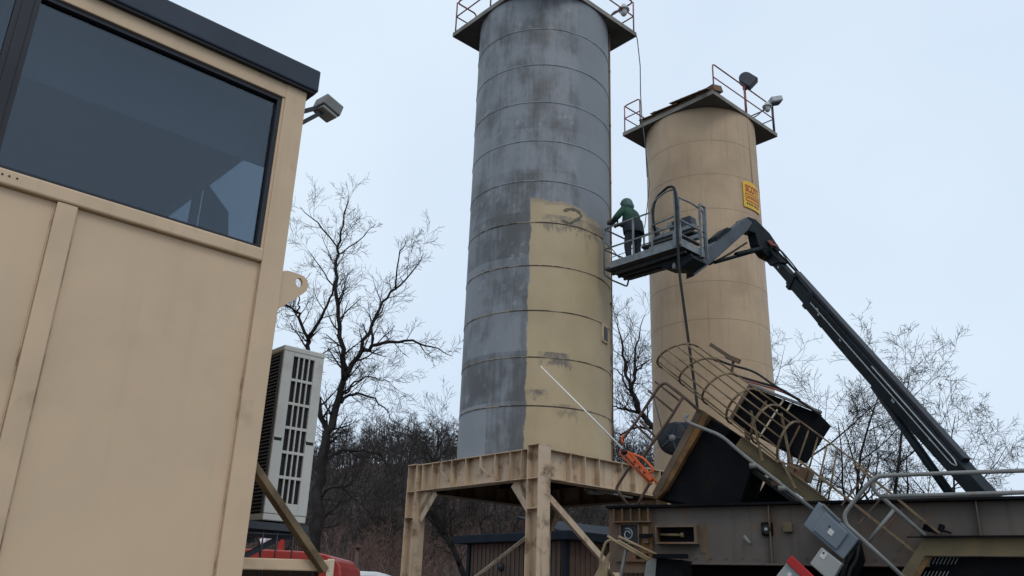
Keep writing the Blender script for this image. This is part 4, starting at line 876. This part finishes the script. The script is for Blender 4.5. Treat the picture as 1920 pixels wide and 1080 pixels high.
# ------------------------------------------------------------------ worker
def person(label, pos, yaw):
    J = {'pel': (0, 0, .96, .175, .16), 'sp': (.03, 0, 1.14, .215, .18), 'ch': (.08, 0, 1.36, .235, .185), 'ne': (.13, 0, 1.50, .09, .085), 'h0': (.17, 0, 1.585, .085, .08), 'h1': (.19, 0, 1.67, .105, .092), 'h2': (.18, 0, 1.745, .07, .06),
         'ls': (.09, .20, 1.41, .10, .095), 'le': (.18, .33, 1.17, .078, .072), 'lw': (.40, .19, 1.21, .05, .045), 'rs': (.09, -.20, 1.41, .10, .095), 're': (.20, -.33, 1.17, .078, .072), 'rw': (.45, -.08, 1.25, .05, .045),
         'lh': (-.01, .10, .88, .115, .115), 'lk': (.05, .13, .49, .082, .08), 'la': (-.01, .15, .11, .06, .055), 'lt': (.17, .17, .05, .05, .045), 'rh': (-.01, -.10, .88, .115, .115), 'rk': (.03, -.13, .49, .082, .08), 'ra': (-.05, -.15, .11, .06, .055), 'rt': (.13, -.17, .05, .05, .045)}
    names = list(J); ix = {n: i for i, n in enumerate(names)}
    ed = [('pel', 'sp'), ('sp', 'ch'), ('ch', 'ne'), ('ne', 'h0'), ('h0', 'h1'), ('h1', 'h2'), ('ch', 'ls'), ('ls', 'le'), ('le', 'lw'), ('ch', 'rs'), ('rs', 're'), ('re', 'rw'), ('pel', 'lh'), ('lh', 'lk'), ('lk', 'la'), ('la', 'lt'), ('pel', 'rh'), ('rh', 'rk'), ('rk', 'ra'), ('ra', 'rt')]
    me = bpy.data.meshes.new('skel'); me.from_pydata([J[n][:3] for n in names], [(ix[a], ix[b]) for a, b in ed], []); ob = bpy.data.objects.new('skel', me); COL.objects.link(ob)
    ob.modifiers.new('skin', 'SKIN'); s = ob.modifiers.new('sub', 'SUBSURF'); s.levels = 2
    for i, n in enumerate(names):
        sv = me.skin_vertices[0].data[i]; sv.radius = J[n][3:]; sv.use_root = (n == 'pel')
    bpy.context.view_layer.update(); bmesh_ = bpy.data.meshes.new_from_object(ob.evaluated_get(bpy.context.evaluated_depsgraph_get())); bpy.data.objects.remove(ob)
    for mt in ('green', 'pants', 'skin', 'rubber'): bmesh_.materials.append(M[mt])
    for p in bmesh_.polygons:
        c = p.center; p.use_smooth = True
        p.material_index = 2 if c.z > 1.535 else (0 if c.z > 1.12 or abs(c.y) > .2 and c.z > .93 else (3 if c.z < .10 else 1))
        if c.z > .93 and False: pass
    root = thing('person', label, 'person', pos); root.rotation_euler.z = yaw; root.scale = (1.2, 1.22, 1.05); OFF[root.name] = V((0, 0, 0))
    bo = bpy.data.objects.new('body', bmesh_); COL.objects.link(bo); bo.parent = root; OFF[bo.name] = V((0, 0, 0))
    # hood, respirator, jacket skirt, belt, hands
    m = MB(); c = V((.17, 0, 1.665)); nseg = 20; rings = 10
    for i in range(rings + 1):
        a = math.pi * (.02 + .98 * i / rings)
        for k in range(nseg):
            b = 2 * math.pi * k / nseg; rr = math.sin(a); x = math.cos(b) * rr; y = math.sin(b) * rr; z = math.cos(a)
            if x > .55 and z < .45: x = .55 + (x - .55) * .1
            low = max(0, -z); m.v.append(c + V((x * (.135 + .05 * low) - .05 * low, y * (.125 + .06 * low), z * (.145 + .05 * low))))
    for i in range(rings):
        for k in range(nseg): l = (k + 1) % nseg; m.face((i * nseg + k, i * nseg + l, (i + 1) * nseg + l, (i + 1) * nseg + k), True)
    m.build('hood', M['hoodg'], root)
    MB().lathe(V((.255, 0, 1.60)), [(0, .075), (.035, .07), (.05, .03), (.06, -.01)], 14, V((1, 0, -.25))).build('respirator', M['rubber'], root)
    MB().box(V((.27, 0, 1.685)), (.03, .16, .055)).build('goggles', M['blackframe'], root, bevel=.012)
    m = MB(); n = 20
    for (z, rx, ry, dx, wob) in ((1.14, .20, .225, .03, 0), (1.02, .205, .23, .01, .006), (.92, .205, .232, 0.0, .010), (.82, .20, .23, -.01, .012)):
        for k in range(n): a = 2 * math.pi * k / n; q = 1 + wob * math.sin(5 * a) * 3; m.v.append(V((dx + math.cos(a) * rx * q, math.sin(a) * ry * q, z)))
    for i in range(3):
        for k in range(n): l = (k + 1) % n; m.face((i * n + k, i * n + l, (i + 1) * n + l, (i + 1) * n + k), True)
    m.build('jacket_skirt', M['pants'], root)
    for (wp, fw, side) in ((V((.40, .19, 1.21)), V((.9, -.4, .1)), 1), (V((.45, -.08, 1.25)), V((.9, .2, .1)), -1)):
        fw.normalize(); sd2 = fw.cross(EZ).normalized(); u2 = sd2.cross(fw); pm = MB(); pm.tube([wp, wp + fw * .05, wp + fw * .10], [.036, .046, .042], 10)
        hd = pm.build('hand', M['glove'], root); OFF[hd.name] = V((0, 0, 0))
        for fi, (o, L) in enumerate(((-.032, .07), (-.011, .08), (.011, .076), (.032, .06))):
            s_ = wp + fw * .09 + u2 * o; MB().tube([s_, s_ + fw * L * .45 - sd2 * .01 * side, s_ + fw * L * .6 - sd2 * .05 * side, s_ + fw * L * .15 - sd2 * .065 * side], [.011, .011, .010, .008], 6).build('finger', M['glove'], hd)
        s_ = wp + fw * .045 + u2 * .03; MB().tube([s_, s_ + fw * .03 + u2 * .03 - sd2 * .02 * side, s_ + fw * .06 + u2 * .02 - sd2 * .05 * side], [.013, .012, .009], 6).build('thumb', M['glove'], hd)
    return root
pp = bk(.60, .40, .056); PYAW = math.atan2(.75, -.66)
person('worker in green hooded jacket and dark trousers standing in the basket', pp, PYAW)
def pw(x, y, z): return pp + V((x * math.cos(PYAW) - y * math.sin(PYAW), x * math.sin(PYAW) + y * math.cos(PYAW), z))
ln = MB(); lg0, lg1 = pw(.42, .10, 1.34), pw(1.08, -.02, 1.20); ln.tube([lg0, lg1], .022, 8)
lt = thing('spray_lance', 'black spray lance held by the worker and aimed at the grey silo', 'spray lance', lg0)
ln.build('barrel', M['rubber'], lt); MB().tube([lg0, lg0 + V((0, 0, -.14))], .02, 8).build('grip', M['rubber'], lt); MB().cyl(lg1, lg1 + (lg1 - lg0).normalized() * .08, .03, .018, n=10).build('nozzle', M['galv'], lt)

# ------------------------------------------------------------------ portable plant on the right
PB = V((1.497, 12.282, 0)); PD = V((.869, -.495, 0)).normalized(); PN = V((-.495, -.869, 0)).normalized()
def bp(x, y, off=0.): return onp(x, y, PB + PN * off, PN)
def pb(s, off, z): return PB + PD * s + PN * off + EZ * z
AXB = (PD, PN, EZ)
ch = thing('plant_chassis', 'long rusty steel chassis beam of the portable plant across the lower right', 'chassis', PB)
def cbox(name, mt, s0_, s1_, o0, o1, z0, z1, par=None, bevel=0): return MB().box(pb((s0_ + s1_) / 2, (o0 + o1) / 2, (z0 + z1) / 2), (s1_ - s0_, abs(o1 - o0), z1 - z0), AXB).build(name, mt, par or ch, bevel=bevel)
LS = 8.0; ZTOP, ZBOT = 2.9, 2.13
cbox('web', M['web'], .02, LS, -.012, .012, ZBOT + .02, ZTOP - .03)
cbox('top_flange', M['blacksteel'], -.02, LS, -.16, .13, ZTOP - .035, ZTOP, bevel=.006); cbox('bottom_flange', M['web'], .6, LS, -.16, .10, ZBOT, ZBOT + .022, bevel=.004)
cbox('far_web', M['web'], 0, LS, -2.22, -2.2, ZBOT, ZTOP - .03); cbox('far_flange', M['blacksteel'], 0, LS, -2.35, -2.07, ZTOP - .035, ZTOP)
for s in (.1, 1.6, 3.1, 4.6, 6.1, 7.6): cbox('cross_member', M['blacksteel'], s, s + .12, -2.19, -.18, 2.2, 2.8)
cbox('belly_pan', M['blacksteel'], .7, LS, -2.18, -.17, 2.14, 2.17); cbox('belly_tank', M['blacksteel'], .9, 6.6, -1.9, -.25, 1.05, 2.12)
for s in (.9, 1.9):
    for o in (-.35, -1.95):
        c = pb(s + 3.3, o, .5); wh = MB().cyl(c - PN * .14, c + PN * .14, .5, n=24).build('wheel', M['rubber'], ch, bevel=.04); OFF[wh.name] = OFF[ch.name]; MB().cyl(c - PN * .15, c + PN * .15, .27, n=18).build('rim', M['galv'], wh)
for s in (.5, 6.9):
    for o in (-.3, -2.0): cbox('landing_leg', M['blacksteel'], s, s + .2, o - .1, o + .1, 0, 2.13)
# rusty left end: plate, row of pockets, winch opening, recessed box
cbox('end_plate', M['rust'], -.01, .62, .013, .03, 2.02, ZTOP - .04)
for k in range(5): s = .08 + k * .125; cbox('pocket_rib', M['rust'], s, s + .018, .031, .11, 2.69, ZTOP - .04)
cbox('pocket_shelf', M['rust'], .06, .62, .031, .115, 2.672, 2.690)
for k in range(3): s = .13 + k * .17; cbox('rust_patch', M['rustorange'], s, s + .10, .031, .036, 2.70, 2.84)
for (n_, a, b, c, d) in (('frame_side', .155, .175, 2.40, 2.66), ('frame_side', .425, .445, 2.40, 2.66), ('frame_rail', .155, .445, 2.645, 2.662), ('frame_rail', .155, .445, 2.385, 2.402)): cbox(n_, M['rust'], a, b, .031, .075, c, d)
cbox('winch_recess', M['blackframe'], .175, .425, .031, .037, 2.402, 2.645)
wc = pb(.27, .045, 2.52); MB().tube([wc + PD * (math.cos(a * .6) * (.03 + a * .0035)) + EZ * (math.sin(a * .6) * (.035 + a * .0035)) for a in range(15)], .011, 6).build('cable_coil', M['galv'], ch)
cbox('rust_patch', M['rustorange'], .45, .62, .031, .035, 2.12, 2.66)
cbox('bracket', M['rust'], .50, .58, .036, .085, 2.40, 2.62); cbox('bracket_pad', M['blacksteel'], .46, .64, .085, .12, 2.47, 2.52)
cbox('lower_rib', M['rust'], .1, .62, .031, .06, 2.16, 2.18); cbox('lower_recess', M['blacksteel'], .38, .56, .031, .035, 2.20, 2.27)
for (a, b, c, d) in ((.70, 1.27, 2.60, 2.625), (.70, 1.27, 2.385, 2.41), (.70, .72, 2.41, 2.60), (1.235, 1.27, 2.41, 2.60)): cbox('tray_side', M['rust'], a, b, .013, .15, c, d)
cbox('tray_back', M['blacksteel'], .72, 1.235, .013, .018, 2.41, 2.60); cbox('tray_lip', M['rust'], 1.27, 1.36, .013, .02, 2.28, 2.66)
MB().tube([pb(.74, .07, 2.51), pb(1.05, .07, 2.505)], .018, 8).build('tray_bolt', M['cage'], ch); MB().cyl(pb(1.03, .07, 2.505), pb(1.07, .07, 2.505), .032, n=8).build('bolt_head', M['cage'], ch)
cbox('vertical_rust', M['rustorange'], 1.345, 1.375, .0125, .016, ZBOT + .03, 2.62)
q = bp(1440, 992, .0); s_ = (q - PB).dot(PD); cbox('socket_box', M['blacksteel'], s_ - .07, s_ + .07, .013, .07, q.z - .085, q.z + .08, bevel=.01); MB().cyl(pb(s_, .07, q.z - .01), pb(s_, .10, q.z - .01), .055, n=16).build('socket_cap', M['rubber'], ch)
MB().cyl(pb(s_, .10, q.z - .01), pb(s_, .115, q.z - .01), .02, n=10).build('socket_pin', M['galv'], ch)
q = bp(1478, 990, .0); s_ = (q - PB).dot(PD); cbox('junction_box', M['olive'], s_ - .055, s_ + .06, .013, .075, q.z - .055, q.z + .06, bevel=.008)
MB().tube([bp(1395, 1005, .06), bp(1407, 1020, .10)], .022, 10).build('pipe_stub', M['greypipe'], ch)
for k in range(24): cbox('bolt', M['rust'], .8 + k * .2, .82 + k * .2, .013, .022, ZBOT + .075, ZBOT + .095)
for s in (2.2, 4.55, 5.7): cbox('web_stiffener', M['web'], s, s + .014, .013, .10, ZBOT + .025, ZTOP - .037)

# yellow-brown handrail and grey leg at the left end
hl = thing('folded_handrail', 'folded yellow brown handrail tubes at the left end of the plant chassis', 'handrail', bp(1130, 1079, .5))
for (pts, r) in (([(1122, 1085), (1128, 1040), (1136, 1016), (1148, 1012), (1162, 1020), (1217, 1052)], .020), ([(1139, 1005), (1156, 1016), (1160, 1014), (1222, 1050)], .018), ([(1160, 1006), (1231, 1040)], .018)): MB().tube(bend([bp(x, y, .45) for x, y in pts], .06), r, 8).build('tube', M['tanpipe'], hl)
MB().bar(bp(1174, 1030, .42), bp(1163, 1086, .42), .05, .03).build('strut', M['greypipe'], hl)
gb = thing('end_hopper', 'dark sheet metal box with pale edge below the folded handrail', 'hopper', bp(1225, 1120, .5)); 
MB().prism([bp(x, y, .45) for x, y in ((1215, 1054), (1232, 1046), (1280, 1050), (1280, 1130), (1200, 1130))], -PN * .4).build('body', M['blacksteel'], gb); MB().prism([bp(x, y, .47) for x, y in ((1212, 1054), (1231, 1044), (1224, 1130), (1200, 1130))], -PN * .018).build('pale_edge', M['greypipe'], gb)
MB().bar(bp(1226, 1043, .5), bp(1288, 1043, .5), .12, .05).build('top_bar', M['blacksteel'], gb)
MB().prism([bp(x, y, .52) for x, y in ((1143, 1034), (1136, 1090), (1108, 1090), (1125, 1060))], -PN * .03).build('pale_plate', M['tanpipe'], gb)
sp_ = thing('scrap_pipes', 'pale scrap pipes lying along the lower flange right of the frame column', 'scrap', at(1110, 922, 19.2))
for (a, b, r_) in (((1096, 917), (1150, 925), .035), ((1120, 919), (1172, 931), .025), ((1104, 922), (1130, 924), .05), ((1150, 926), (1185, 933), .02)): MB().tube([at(*a, 19.1), at(*b, 19.6)], r_, 8).build('pipe', M['greypipe'], sp_)

# tilted conveyor with its drive box
dv = thing('tilted_conveyor', 'tilted conveyor with black drive box and rusty edge above the chassis', 'conveyor', bp(1300, 935, -.3))
def poly(pts, off): return [bp(x, y, off) for x, y in pts]
MB().prism(poly(((1318, 786), (1238, 935), (1300, 948), (1388, 945), (1412, 865), (1352, 815)), .05), -PN * .75).build('drive_box', M['blacksteel'], dv, bevel=.01)
MB().prism(poly(((1312, 768), (1330, 778), (1248, 920), (1230, 936), (1222, 926)), .16), -PN * 1.0).build('end_plate', M['rustorange'], dv, bevel=.006)
MB().prism(poly(((1308, 765), (1319, 770), (1232, 931), (1222, 926)), .17), -PN * 1.02).build('plate_edge', M['rust'], dv, bevel=.004)
MB().prism(poly(((1330, 782), (1372, 806), (1352, 828), (1318, 800)), .02), -PN * .6).build('gear_cover', M['blacksteel'], dv, bevel=.02)
for off, nm in ((.05, 'near_stringer'), (-.85, 'far_stringer')):
    m = MB(); a0, a1 = bp(1385, 828, off), bp(1552, 952, off); dd = (a1 - a0).normalized(); uu = dd.cross(PN).normalized()
    if uu.z < 0: uu = -uu
    m.box((a0 + a1) / 2, ((a1 - a0).length, .02, .17), (dd, PN, uu)); m.box((a0 + a1) / 2 + uu * .08, ((a1 - a0).length, .08, .015), (dd, PN, uu)); m.box((a0 + a1) / 2 - uu * .08, ((a1 - a0).length, .08, .015), (dd, PN, uu))
    m.build(nm, M['olive'], dv)
m0, m1 = bp(1352, 838, -.4), bp(1530, 968, -.4); MB().bar(m0, m1, .7, .05, PN.cross(m1 - m0)).build('belt', M['rubber'], dv)
for t in (.15, .4, .65, .9): c = m0.lerp(m1, t); MB().cyl(c - PN * .36 + EZ * .06, c + PN * .36 + EZ * .06, .045, n=12).build('roller', M['rust'], dv)
MB().bar(bp(1405, 905, -.5), bp(1378, 945, -.5), .05, .06).build('strut', M['blacksteel'], dv)
MB().prism(poly(((1440, 895), (1470, 905), (1500, 945), (1412, 945)), -.45), -PN * .3).build('skirt', M['blacksteel'], dv)
MB().prism(poly(((1485, 868), (1520, 880), (1512, 902), (1465, 885)), -.55), -PN * .3).build('tail_guard', M['rust'], dv)
MB().prism(poly(((1378, 921), (1395, 924), (1395, 948), (1378, 948)), -.6), -PN * .1).build('small_channel', M['rust'], dv)
# motor with fan pulley
mo_ = thing('electric_motor', 'round blue grey electric motor beside the drive box', 'motor', bp(1262, 850, .1)); cM = bp(1262, 822, .1)
MB().lathe(cM - PN * .32, [(0, 0), (.20, 0), (.215, .03), (.215, .30), (.19, .34)], 32, PN).build('housing', M['motor'], mo_)
MB().lathe(cM, [(.05, .03), (.20, .03), (.225, .0), (.225, -.07), (.20, -.08)], 32, PN).build('pulley', M['blackframe'], mo_); MB().lathe(cM, [(0, .06), (.045, .055), (.055, .0)], 16, PN).build('hub', M['greypipe'], mo_)
for k in range(5): a = 2 * math.pi * k / 5; MB().bar(cM + PN * .035 + (PD * math.cos(a) + EZ * math.sin(a)) * .05, cM + PN * .035 + (PD * math.cos(a) + EZ * math.sin(a)) * .19, .02, .02, PN).build('spoke', M['motor'], mo_)
MB().prism(poly(((1262, 790), (1298, 792), (1300, 812), (1270, 846)), .0), -PN * .25).build('terminal_box', M['motor'], mo_, bevel=.015)
# conduit down to the electrical boxes
cd = thing('conduit', 'grey conduit running down the tilted conveyor to the electrical box', 'conduit', bp(1523, 954, .3))
MB().tube(bend([bp(x, y, .3) for x, y in ((1290, 776), (1283, 786), (1292, 793), (1353, 817), (1390, 850), (1528, 958))], .12), .024, 10).build('pipe', M['greypipe'], cd)
for (x, y) in ((1412, 868), (1466, 910)): q = bp(x, y, .3); MB().cyl(q - V((.04, -.02, .035)), q + V((.04, -.02, -.035)) + V((0, 0, .0)), .036, n=10).build('coupling', M['greypipe'], cd)
# brown loop railing at the head
hr_ = thing('bent_railing', 'bent dark brown pipe railing at the head of the tilted conveyor', 'railing', bp(1176, 945, .25))
for pts in (((1166, 834), (1168, 822), (1190, 795), (1236, 724), (1247, 717), (1281, 743), (1313, 772)), ((1282, 742), (1258, 782), (1200, 864), (1181, 874), (1160, 907), (1155, 917), (1177, 946)), ((1226, 895), (1212, 916), (1196, 946))): MB().tube(bend([bp(x, y, .25) for x, y in pts], .08), .022, 8).build('pipe', M['darkpipe'], hr_)
for (a, b) in (((1229, 716), (1276, 753)), ((1216, 733), (1263, 772)), ((1185, 790), (1226, 829)), ((1200, 790), (1240, 830))): MB().bar(bp(*a, .05), bp(*b, .05), .03, .055, PN).build('flat_bar', M['darkpipe'], hr_)
MB().tube([bp(1225, 742, -.1), bp(1240, 800, -.1), bp(1250, 825, -.1)], .008, 6).build('wire', M['rope'], hr_)
# orange frame and white whip
og = thing('orange_bracket', 'bright orange tubular bracket at the end of the white rod', 'bracket', bp(1225, 905, .35))
for pts in (((1163, 846), (1166, 842), (1182, 850), (1232, 906)), ((1163, 846), (1164, 852), (1186, 874), (1222, 908)), ((1182, 850), (1205, 858), (1228, 882), (1214, 888)), ((1168, 832), (1165, 824), (1170, 815))): MB().tube(bend([bp(x, y, .35) for x, y in pts], .05), .017, 8).build('tube', M['orange'], og)
MB().bar(bp(1176, 852, .36), bp(1222, 900, .36), .05, .045).build('arm', M['orange'], og)
for t in (.3, .5, .7): q = bp(1176, 852, .40).lerp(bp(1222, 900, .40), t); MB().cyl(q - PN * .02, q + PN * .02, .012, n=8).build('bolt', M['blackframe'], og)
MB().cyl(bp(1168, 843, .36), bp(1173, 850, .36), .04, n=10).build('knob', M['blackframe'], og)
wr = MB(); wr.tube([bp(1168, 842, .36), bp(1092, 765, .36), bp(1014, 687, .36)], [.014, .011, .008], 8)
tag(wr.build('white_rod', M['white'], None, loc=bp(1168, 842, .36)), 'thin white rod slanting up in front of the grey silo base', 'rod')

# caged ladder lying along the conveyor
cg = thing('caged_ladder', 'tan caged access ladder lying at an angle along the conveyor', 'ladder', bp(1560, 945, -.05))
OFS = -.05
L0a, L0b = bp(1309, 650, OFS), bp(1575, 850, OFS)      # upper stringer
L1a, L1b = bp(1242, 690, OFS), bp(1560, 945, OFS)      # lower stringer
L0e = bp(1640, 892, OFS)
for (a, b, nm) in ((L0a, L0e, 'upper_stringer'), (L1a, L1b, 'lower_stringer')): MB().bar(a, b, .02, .055, PN).build(nm, M['cage'], cg, bevel=.004)
NH = 6
cols = []
for k in range(NH):
    t = k / (NH - 1) * .74; a = L0a.lerp(L0b, t); b = L1a.lerp(L1b, t); c = (a + b) / 2; h_ = (a - b) / 2; arc = []
    bulge = PN * .44 + PD * -.04
    for i in range(15):
        q = math.pi * i / 14; arc.append(c + h_ * math.cos(q) + bulge * math.sin(q) ** .8)
    m = MB()
    m.tube(arc, .017, 6); m.build('hoop', M['cage'], cg); cols.append(arc)
for i in (3, 5, 7, 9, 11): MB().tube([cols[k][i] + PN * .012 for k in range(NH)], .013, 6).build('cage_bar', M['cage'], cg)
for t in (.80, .86, .92, .98): MB().tube([L0a.lerp(L0b, t), L1a.lerp(L1b, t)], .012, 6).build('rung', M['cage'], cg)
for (a, b) in (((1408, 770), (1430, 865)), ((1465, 775), (1482, 868)), ((1468, 868), (1492, 916)), ((1455, 862), (1500, 880))): MB().bar(bp(*a, .2), bp(*b, .2), .025, .05, PN).build('cross_strap', M['cage'], cg)
# black hopper hood above
hh = thing('black_hopper', 'black open hopper hood above the caged ladder', 'hopper', bp(1480, 850, -.9))
MB().prism(poly(((1410, 726), (1537, 776), (1488, 852), (1372, 788)), -.65), -PN * .9).build('body', M['blacksteel'], hh, bevel=.01)
MB().bar(bp(1408, 722, -.6), bp(1540, 773, -.6), .1, .03).build('top_lip', M['greypipe'], hh); MB().bar(bp(1408, 722, -.62), bp(1371, 785, -.62), .06, .05).build('side_lip', M['rust'], hh)
for (a, b) in (((1458, 768), (1425, 818)), ((1471, 748), (1463, 760)), ((1484, 757), (1476, 770)), ((1438, 752), (1405, 800)), ((1500, 798), (1478, 842))): MB().bar(bp(*a, -.6), bp(*b, -.6), .02, .035, PN).build('rib', M['beige'] if a[0] in (1458, 1471, 1484) else M['rust'], hh)
MB().tube(bend([bp(x, y, -.6) for x, y in ((1395, 713), (1450, 728), (1480, 740), (1540, 775))], .3), .016, 6).build('lip_pipe', M['redrail'], hh)
for (x, y) in ((1400, 800), (1480, 846)):
    for of in (-.75, -1.45): q = bp(x, y, of); MB().bar(q, V((q.x, q.y, ZTOP)), .06, .06).build('leg', M['rust'], hh)
# brown lever and hoses on top
lv = thing('brown_lever', 'short brown lever arm above the caged ladder', 'lever', bp(1385, 677, -.1)); MB().bar(bp(1332, 646, -.1), bp(1372, 672, -.1), .05, .05).build('arm', M['rust'], lv); MB().bar(bp(1362, 668, -.1), bp(1387, 678, -.1), .07, .06).build('pad', M['rust'], lv); MB().tube([bp(1375, 675, -.12), bp(1372, 700, -.12)], .02, 8).build('mount', M['rust'], lv)
hz = thing('hydraulic_hose', 'dark hoses sagging over the ladder top toward the hopper', 'hose', bp(1540, 775, -.3))
for pts in (((1335, 670), (1365, 683), (1415, 696), (1450, 722), (1500, 750)), ((1380, 704), (1420, 716), (1465, 728), (1540, 780))): MB().tube(bend([bp(x, y, -.3) for x, y in pts], .4), .017, 6).build('hose', M['rubber'], hz)

# electrical boxes, tilted with the conveyor
def tilted_box(name, label, cat, quad, off, depth, mt):
    P = poly(quad, off); c = sum(P, V((0, 0, 0))) / 4; t = thing(name, label, cat, c - EZ * .2)
    MB().prism(P, -PN * depth).build('enclosure', mt, t, bevel=.012); return t, P, c
def inq(P, u, v, lift): return P[0].lerp(P[1], u).lerp(P[3].lerp(P[2], u), v) + PN * lift
eb, P, c = tilted_box('electrical_box', 'large blue grey electrical box tilted beside the railing', 'electrical box', ((1535, 940), (1610, 1011), (1581, 1049), (1506, 985)), .42, .2, M['greybox'])
EBd = MB().prism([inq(P, .22, .10, .001), inq(P, .80, .10, .001), inq(P, .80, .90, .001), inq(P, .22, .90, .001)], PN * .03).build('door', M['greybox'], eb, bevel=.018); OFF[EBd.name] = OFF[eb.name]
MB().prism([inq(P, .47, .42, .033), inq(P, .58, .42, .033), inq(P, .58, .62, .033), inq(P, .47, .62, .033)], PN * .003).build('label_plate', M['label'], EBd); MB().prism([inq(P, .43, .36, .033), inq(P, .46, .36, .033), inq(P, .46, .44, .033), inq(P, .43, .44, .033)], PN * .003).build('lettering', M['blackframe'], EBd)
MB().bar(inq(P, .1, -.03, .0), inq(P, .55, -.03, .0), .05, .02).build('handle', M['greypipe'], eb)
eb2, P, c = tilted_box('junction_box', 'light grey square box below the large electrical box', 'electrical box', ((1540, 1026), (1579, 1057), (1558, 1092), (1518, 1057)), .46, .16, M['ltbox'])
MB().prism([inq(P, .12, .06, .003), inq(P, .34, .06, .003), inq(P, .34, .4, .003), inq(P, .12, .4, .003)], PN * .003).build('label_plate', M['label'], eb2); MB().prism([inq(P, .16, .1, .007), inq(P, .24, .1, .007), inq(P, .24, .2, .007), inq(P, .16, .2, .007)], PN * .002).build('lettering', M['lampgrey'], eb2)
eb3, P, c = tilted_box('warning_box', 'light grey box with a red lid at the bottom edge', 'electrical box', ((1484, 1044), (1525, 1082), (1500, 1118), (1455, 1080)), .55, .16, M['ltbox'])
MB().prism([inq(P, -.02, -.06, .002), inq(P, 1.02, -.06, .002), inq(P, 1.02, .34, .002), inq(P, -.02, .30, .002)], PN * .035).build('red_lid', M['redpaint'], eb3, bevel=.01); MB().prism([inq(P, .25, .5, .003), inq(P, .38, .5, .003), inq(P, .38, .68, .003), inq(P, .25, .68, .003)], PN * .003).build('label_plate', M['label'], eb3)
for (t_, x, y, of) in ((eb, 1545, 975, .22), (eb, 1575, 1010, .22), (eb2, 1545, 1055, .30), (eb3, 1490, 1082, .39)):
    q = bp(x, y, of); MB().bar(q, q - PN * (of - .012), .05, .05).build('mount', M['blacksteel'], t_)
cw = thing('cable_bundle', 'black cables beside the tilted electrical boxes', 'cable', bp(1600, 1075, .3))
for pts in (((1605, 1015), (1598, 1040), (1582, 1062), (1575, 1090)), ((1610, 1020), (1606, 1050), (1592, 1070), (1590, 1095)), ((1618, 1012), (1600, 1030), (1588, 1050), (1580, 1085))): MB().tube(bend([bp(x, y, .32) for x, y in pts], .1), .022, 7).build('cable', M['rubber'], cw)
MB().prism(poly(((1585, 1050), (1612, 1014), (1620, 1050), (1600, 1100), (1570, 1100)), .22), -PN * .12).build('backing', M['blacksteel'], cw)

# ladder frame (ship stair) and grey railings at the right
rg = thing('looped_railing', 'grey tubular railing with rounded loops at the right of the chassis', 'railing', bp(1691, 1079, .75))
def rl(pts, off, r=.024, mt='greypipe', nm='rail'): MB().tube(bend([bp(x, y, off) for x, y in pts], .12), r, 10).build(nm, M[mt], rg)
rl(((1960, 881), (1700, 890), (1646, 893), (1632, 903), (1590, 954), (1583, 966), (1586, 983), (1626, 1019), (1700, 1088)), .75)
rl(((1960, 922), (1800, 927), (1648, 931)), .75); rl(((1646, 893), (1636, 905), (1640, 922), (1660, 938), (1735, 1005)), .62); rl(((1676, 956), (1626, 1018)), .70, .02)
rl(((1880, 928), (1640, 936)), .55, .012)
lf = thing('ladder_frame', 'rusty narrow ladder frame behind the looped railing', 'ladder', bp(1600, 990, .2))
for (a, b, wd) in (((1500, 865), (1760, 1070), .05), ((1600, 868), (1762, 1000), .045)): MB().bar(bp(*a, .22), bp(*b, .22), .03, wd, PN).build('stringer', M['cage'], lf)
for (a, b) in (((1622, 890), (1578, 948)), ((1660, 925), (1610, 983)), ((1692, 955), (1644, 1010)), ((1728, 975), (1682, 1036))): MB().bar(bp(*a, .22), bp(*b, .22), .02, .025, PN).build('rung', M['darkpipe'], lf)
# front channel with slotted skirt
fc = thing('front_channel', 'brown steel channel with dark slotted skirt at the lower right corner', 'channel beam', bp(1735, 1090, .6))
A0, A1 = bp(1731, 1008, .6), bp(1960, 1008, .6)
zc0 = bp(1731, 1040, .6).z; zc1 = A0.z
sA_ = (A0 - PB).dot(PD); cbox('channel_web', M['olive'], sA_, sA_ + 2.2, .585, .6, zc0, zc1, fc); cbox('channel_flange', M['blacksteel'], sA_ - .02, sA_ + 2.2, .58, .68, zc1, zc1 + .015, fc); cbox('channel_flange', M['olive'], sA_, sA_ + 2.2, .58, .64, zc0 - .012, zc0, fc)
MB().prism(poly(((1731, 1012), (1735, 1040), (1706, 1095), (1675, 1095)), .60), -PN * .02).build('slanted_plate', M['olive'], fc); MB().prism(poly(((1737, 1042), (1748, 1042), (1712, 1100), (1700, 1100)), .605), -PN * .02).build('rust_edge', M['rustorange'], fc)
cbox('skirt', M['blacksteel'], sA_ + .02, sA_ + 2.2, .45, .47, .4, zc0 - .012, fc)
for r_i in range(2):
    for k in range(8):
        x = 1748 + k * 7 - r_i * 18; y = 1045 + r_i * 26; MB().bar(bp(x, y, .50), bp(x - 7, y + 13, .50), .008, .012, PN).build('slot_edge', M['greypipe'], fc)
MB().bar(bp(1700, 1007, .5), bp(1740, 1007, .5), .03, .012).build('pin', M['blacksteel'], fc)
vl = thing('valve_cluster', 'small dark valve cluster on the chassis web', 'valve', bp(1755, 998, .15))
for (x, y, sx, sz) in ((1738, 990, .08, .07), (1752, 995, .10, .05), (1765, 990, .06, .08), (1775, 997, .10, .02)): MB().box(bp(x, y, .12), (sx, .1, sz), ((PD - EZ * .4).normalized(), PN, (PD * .4 + EZ).normalized())).build('valve_body', M['blacksteel'], vl, bevel=.008)
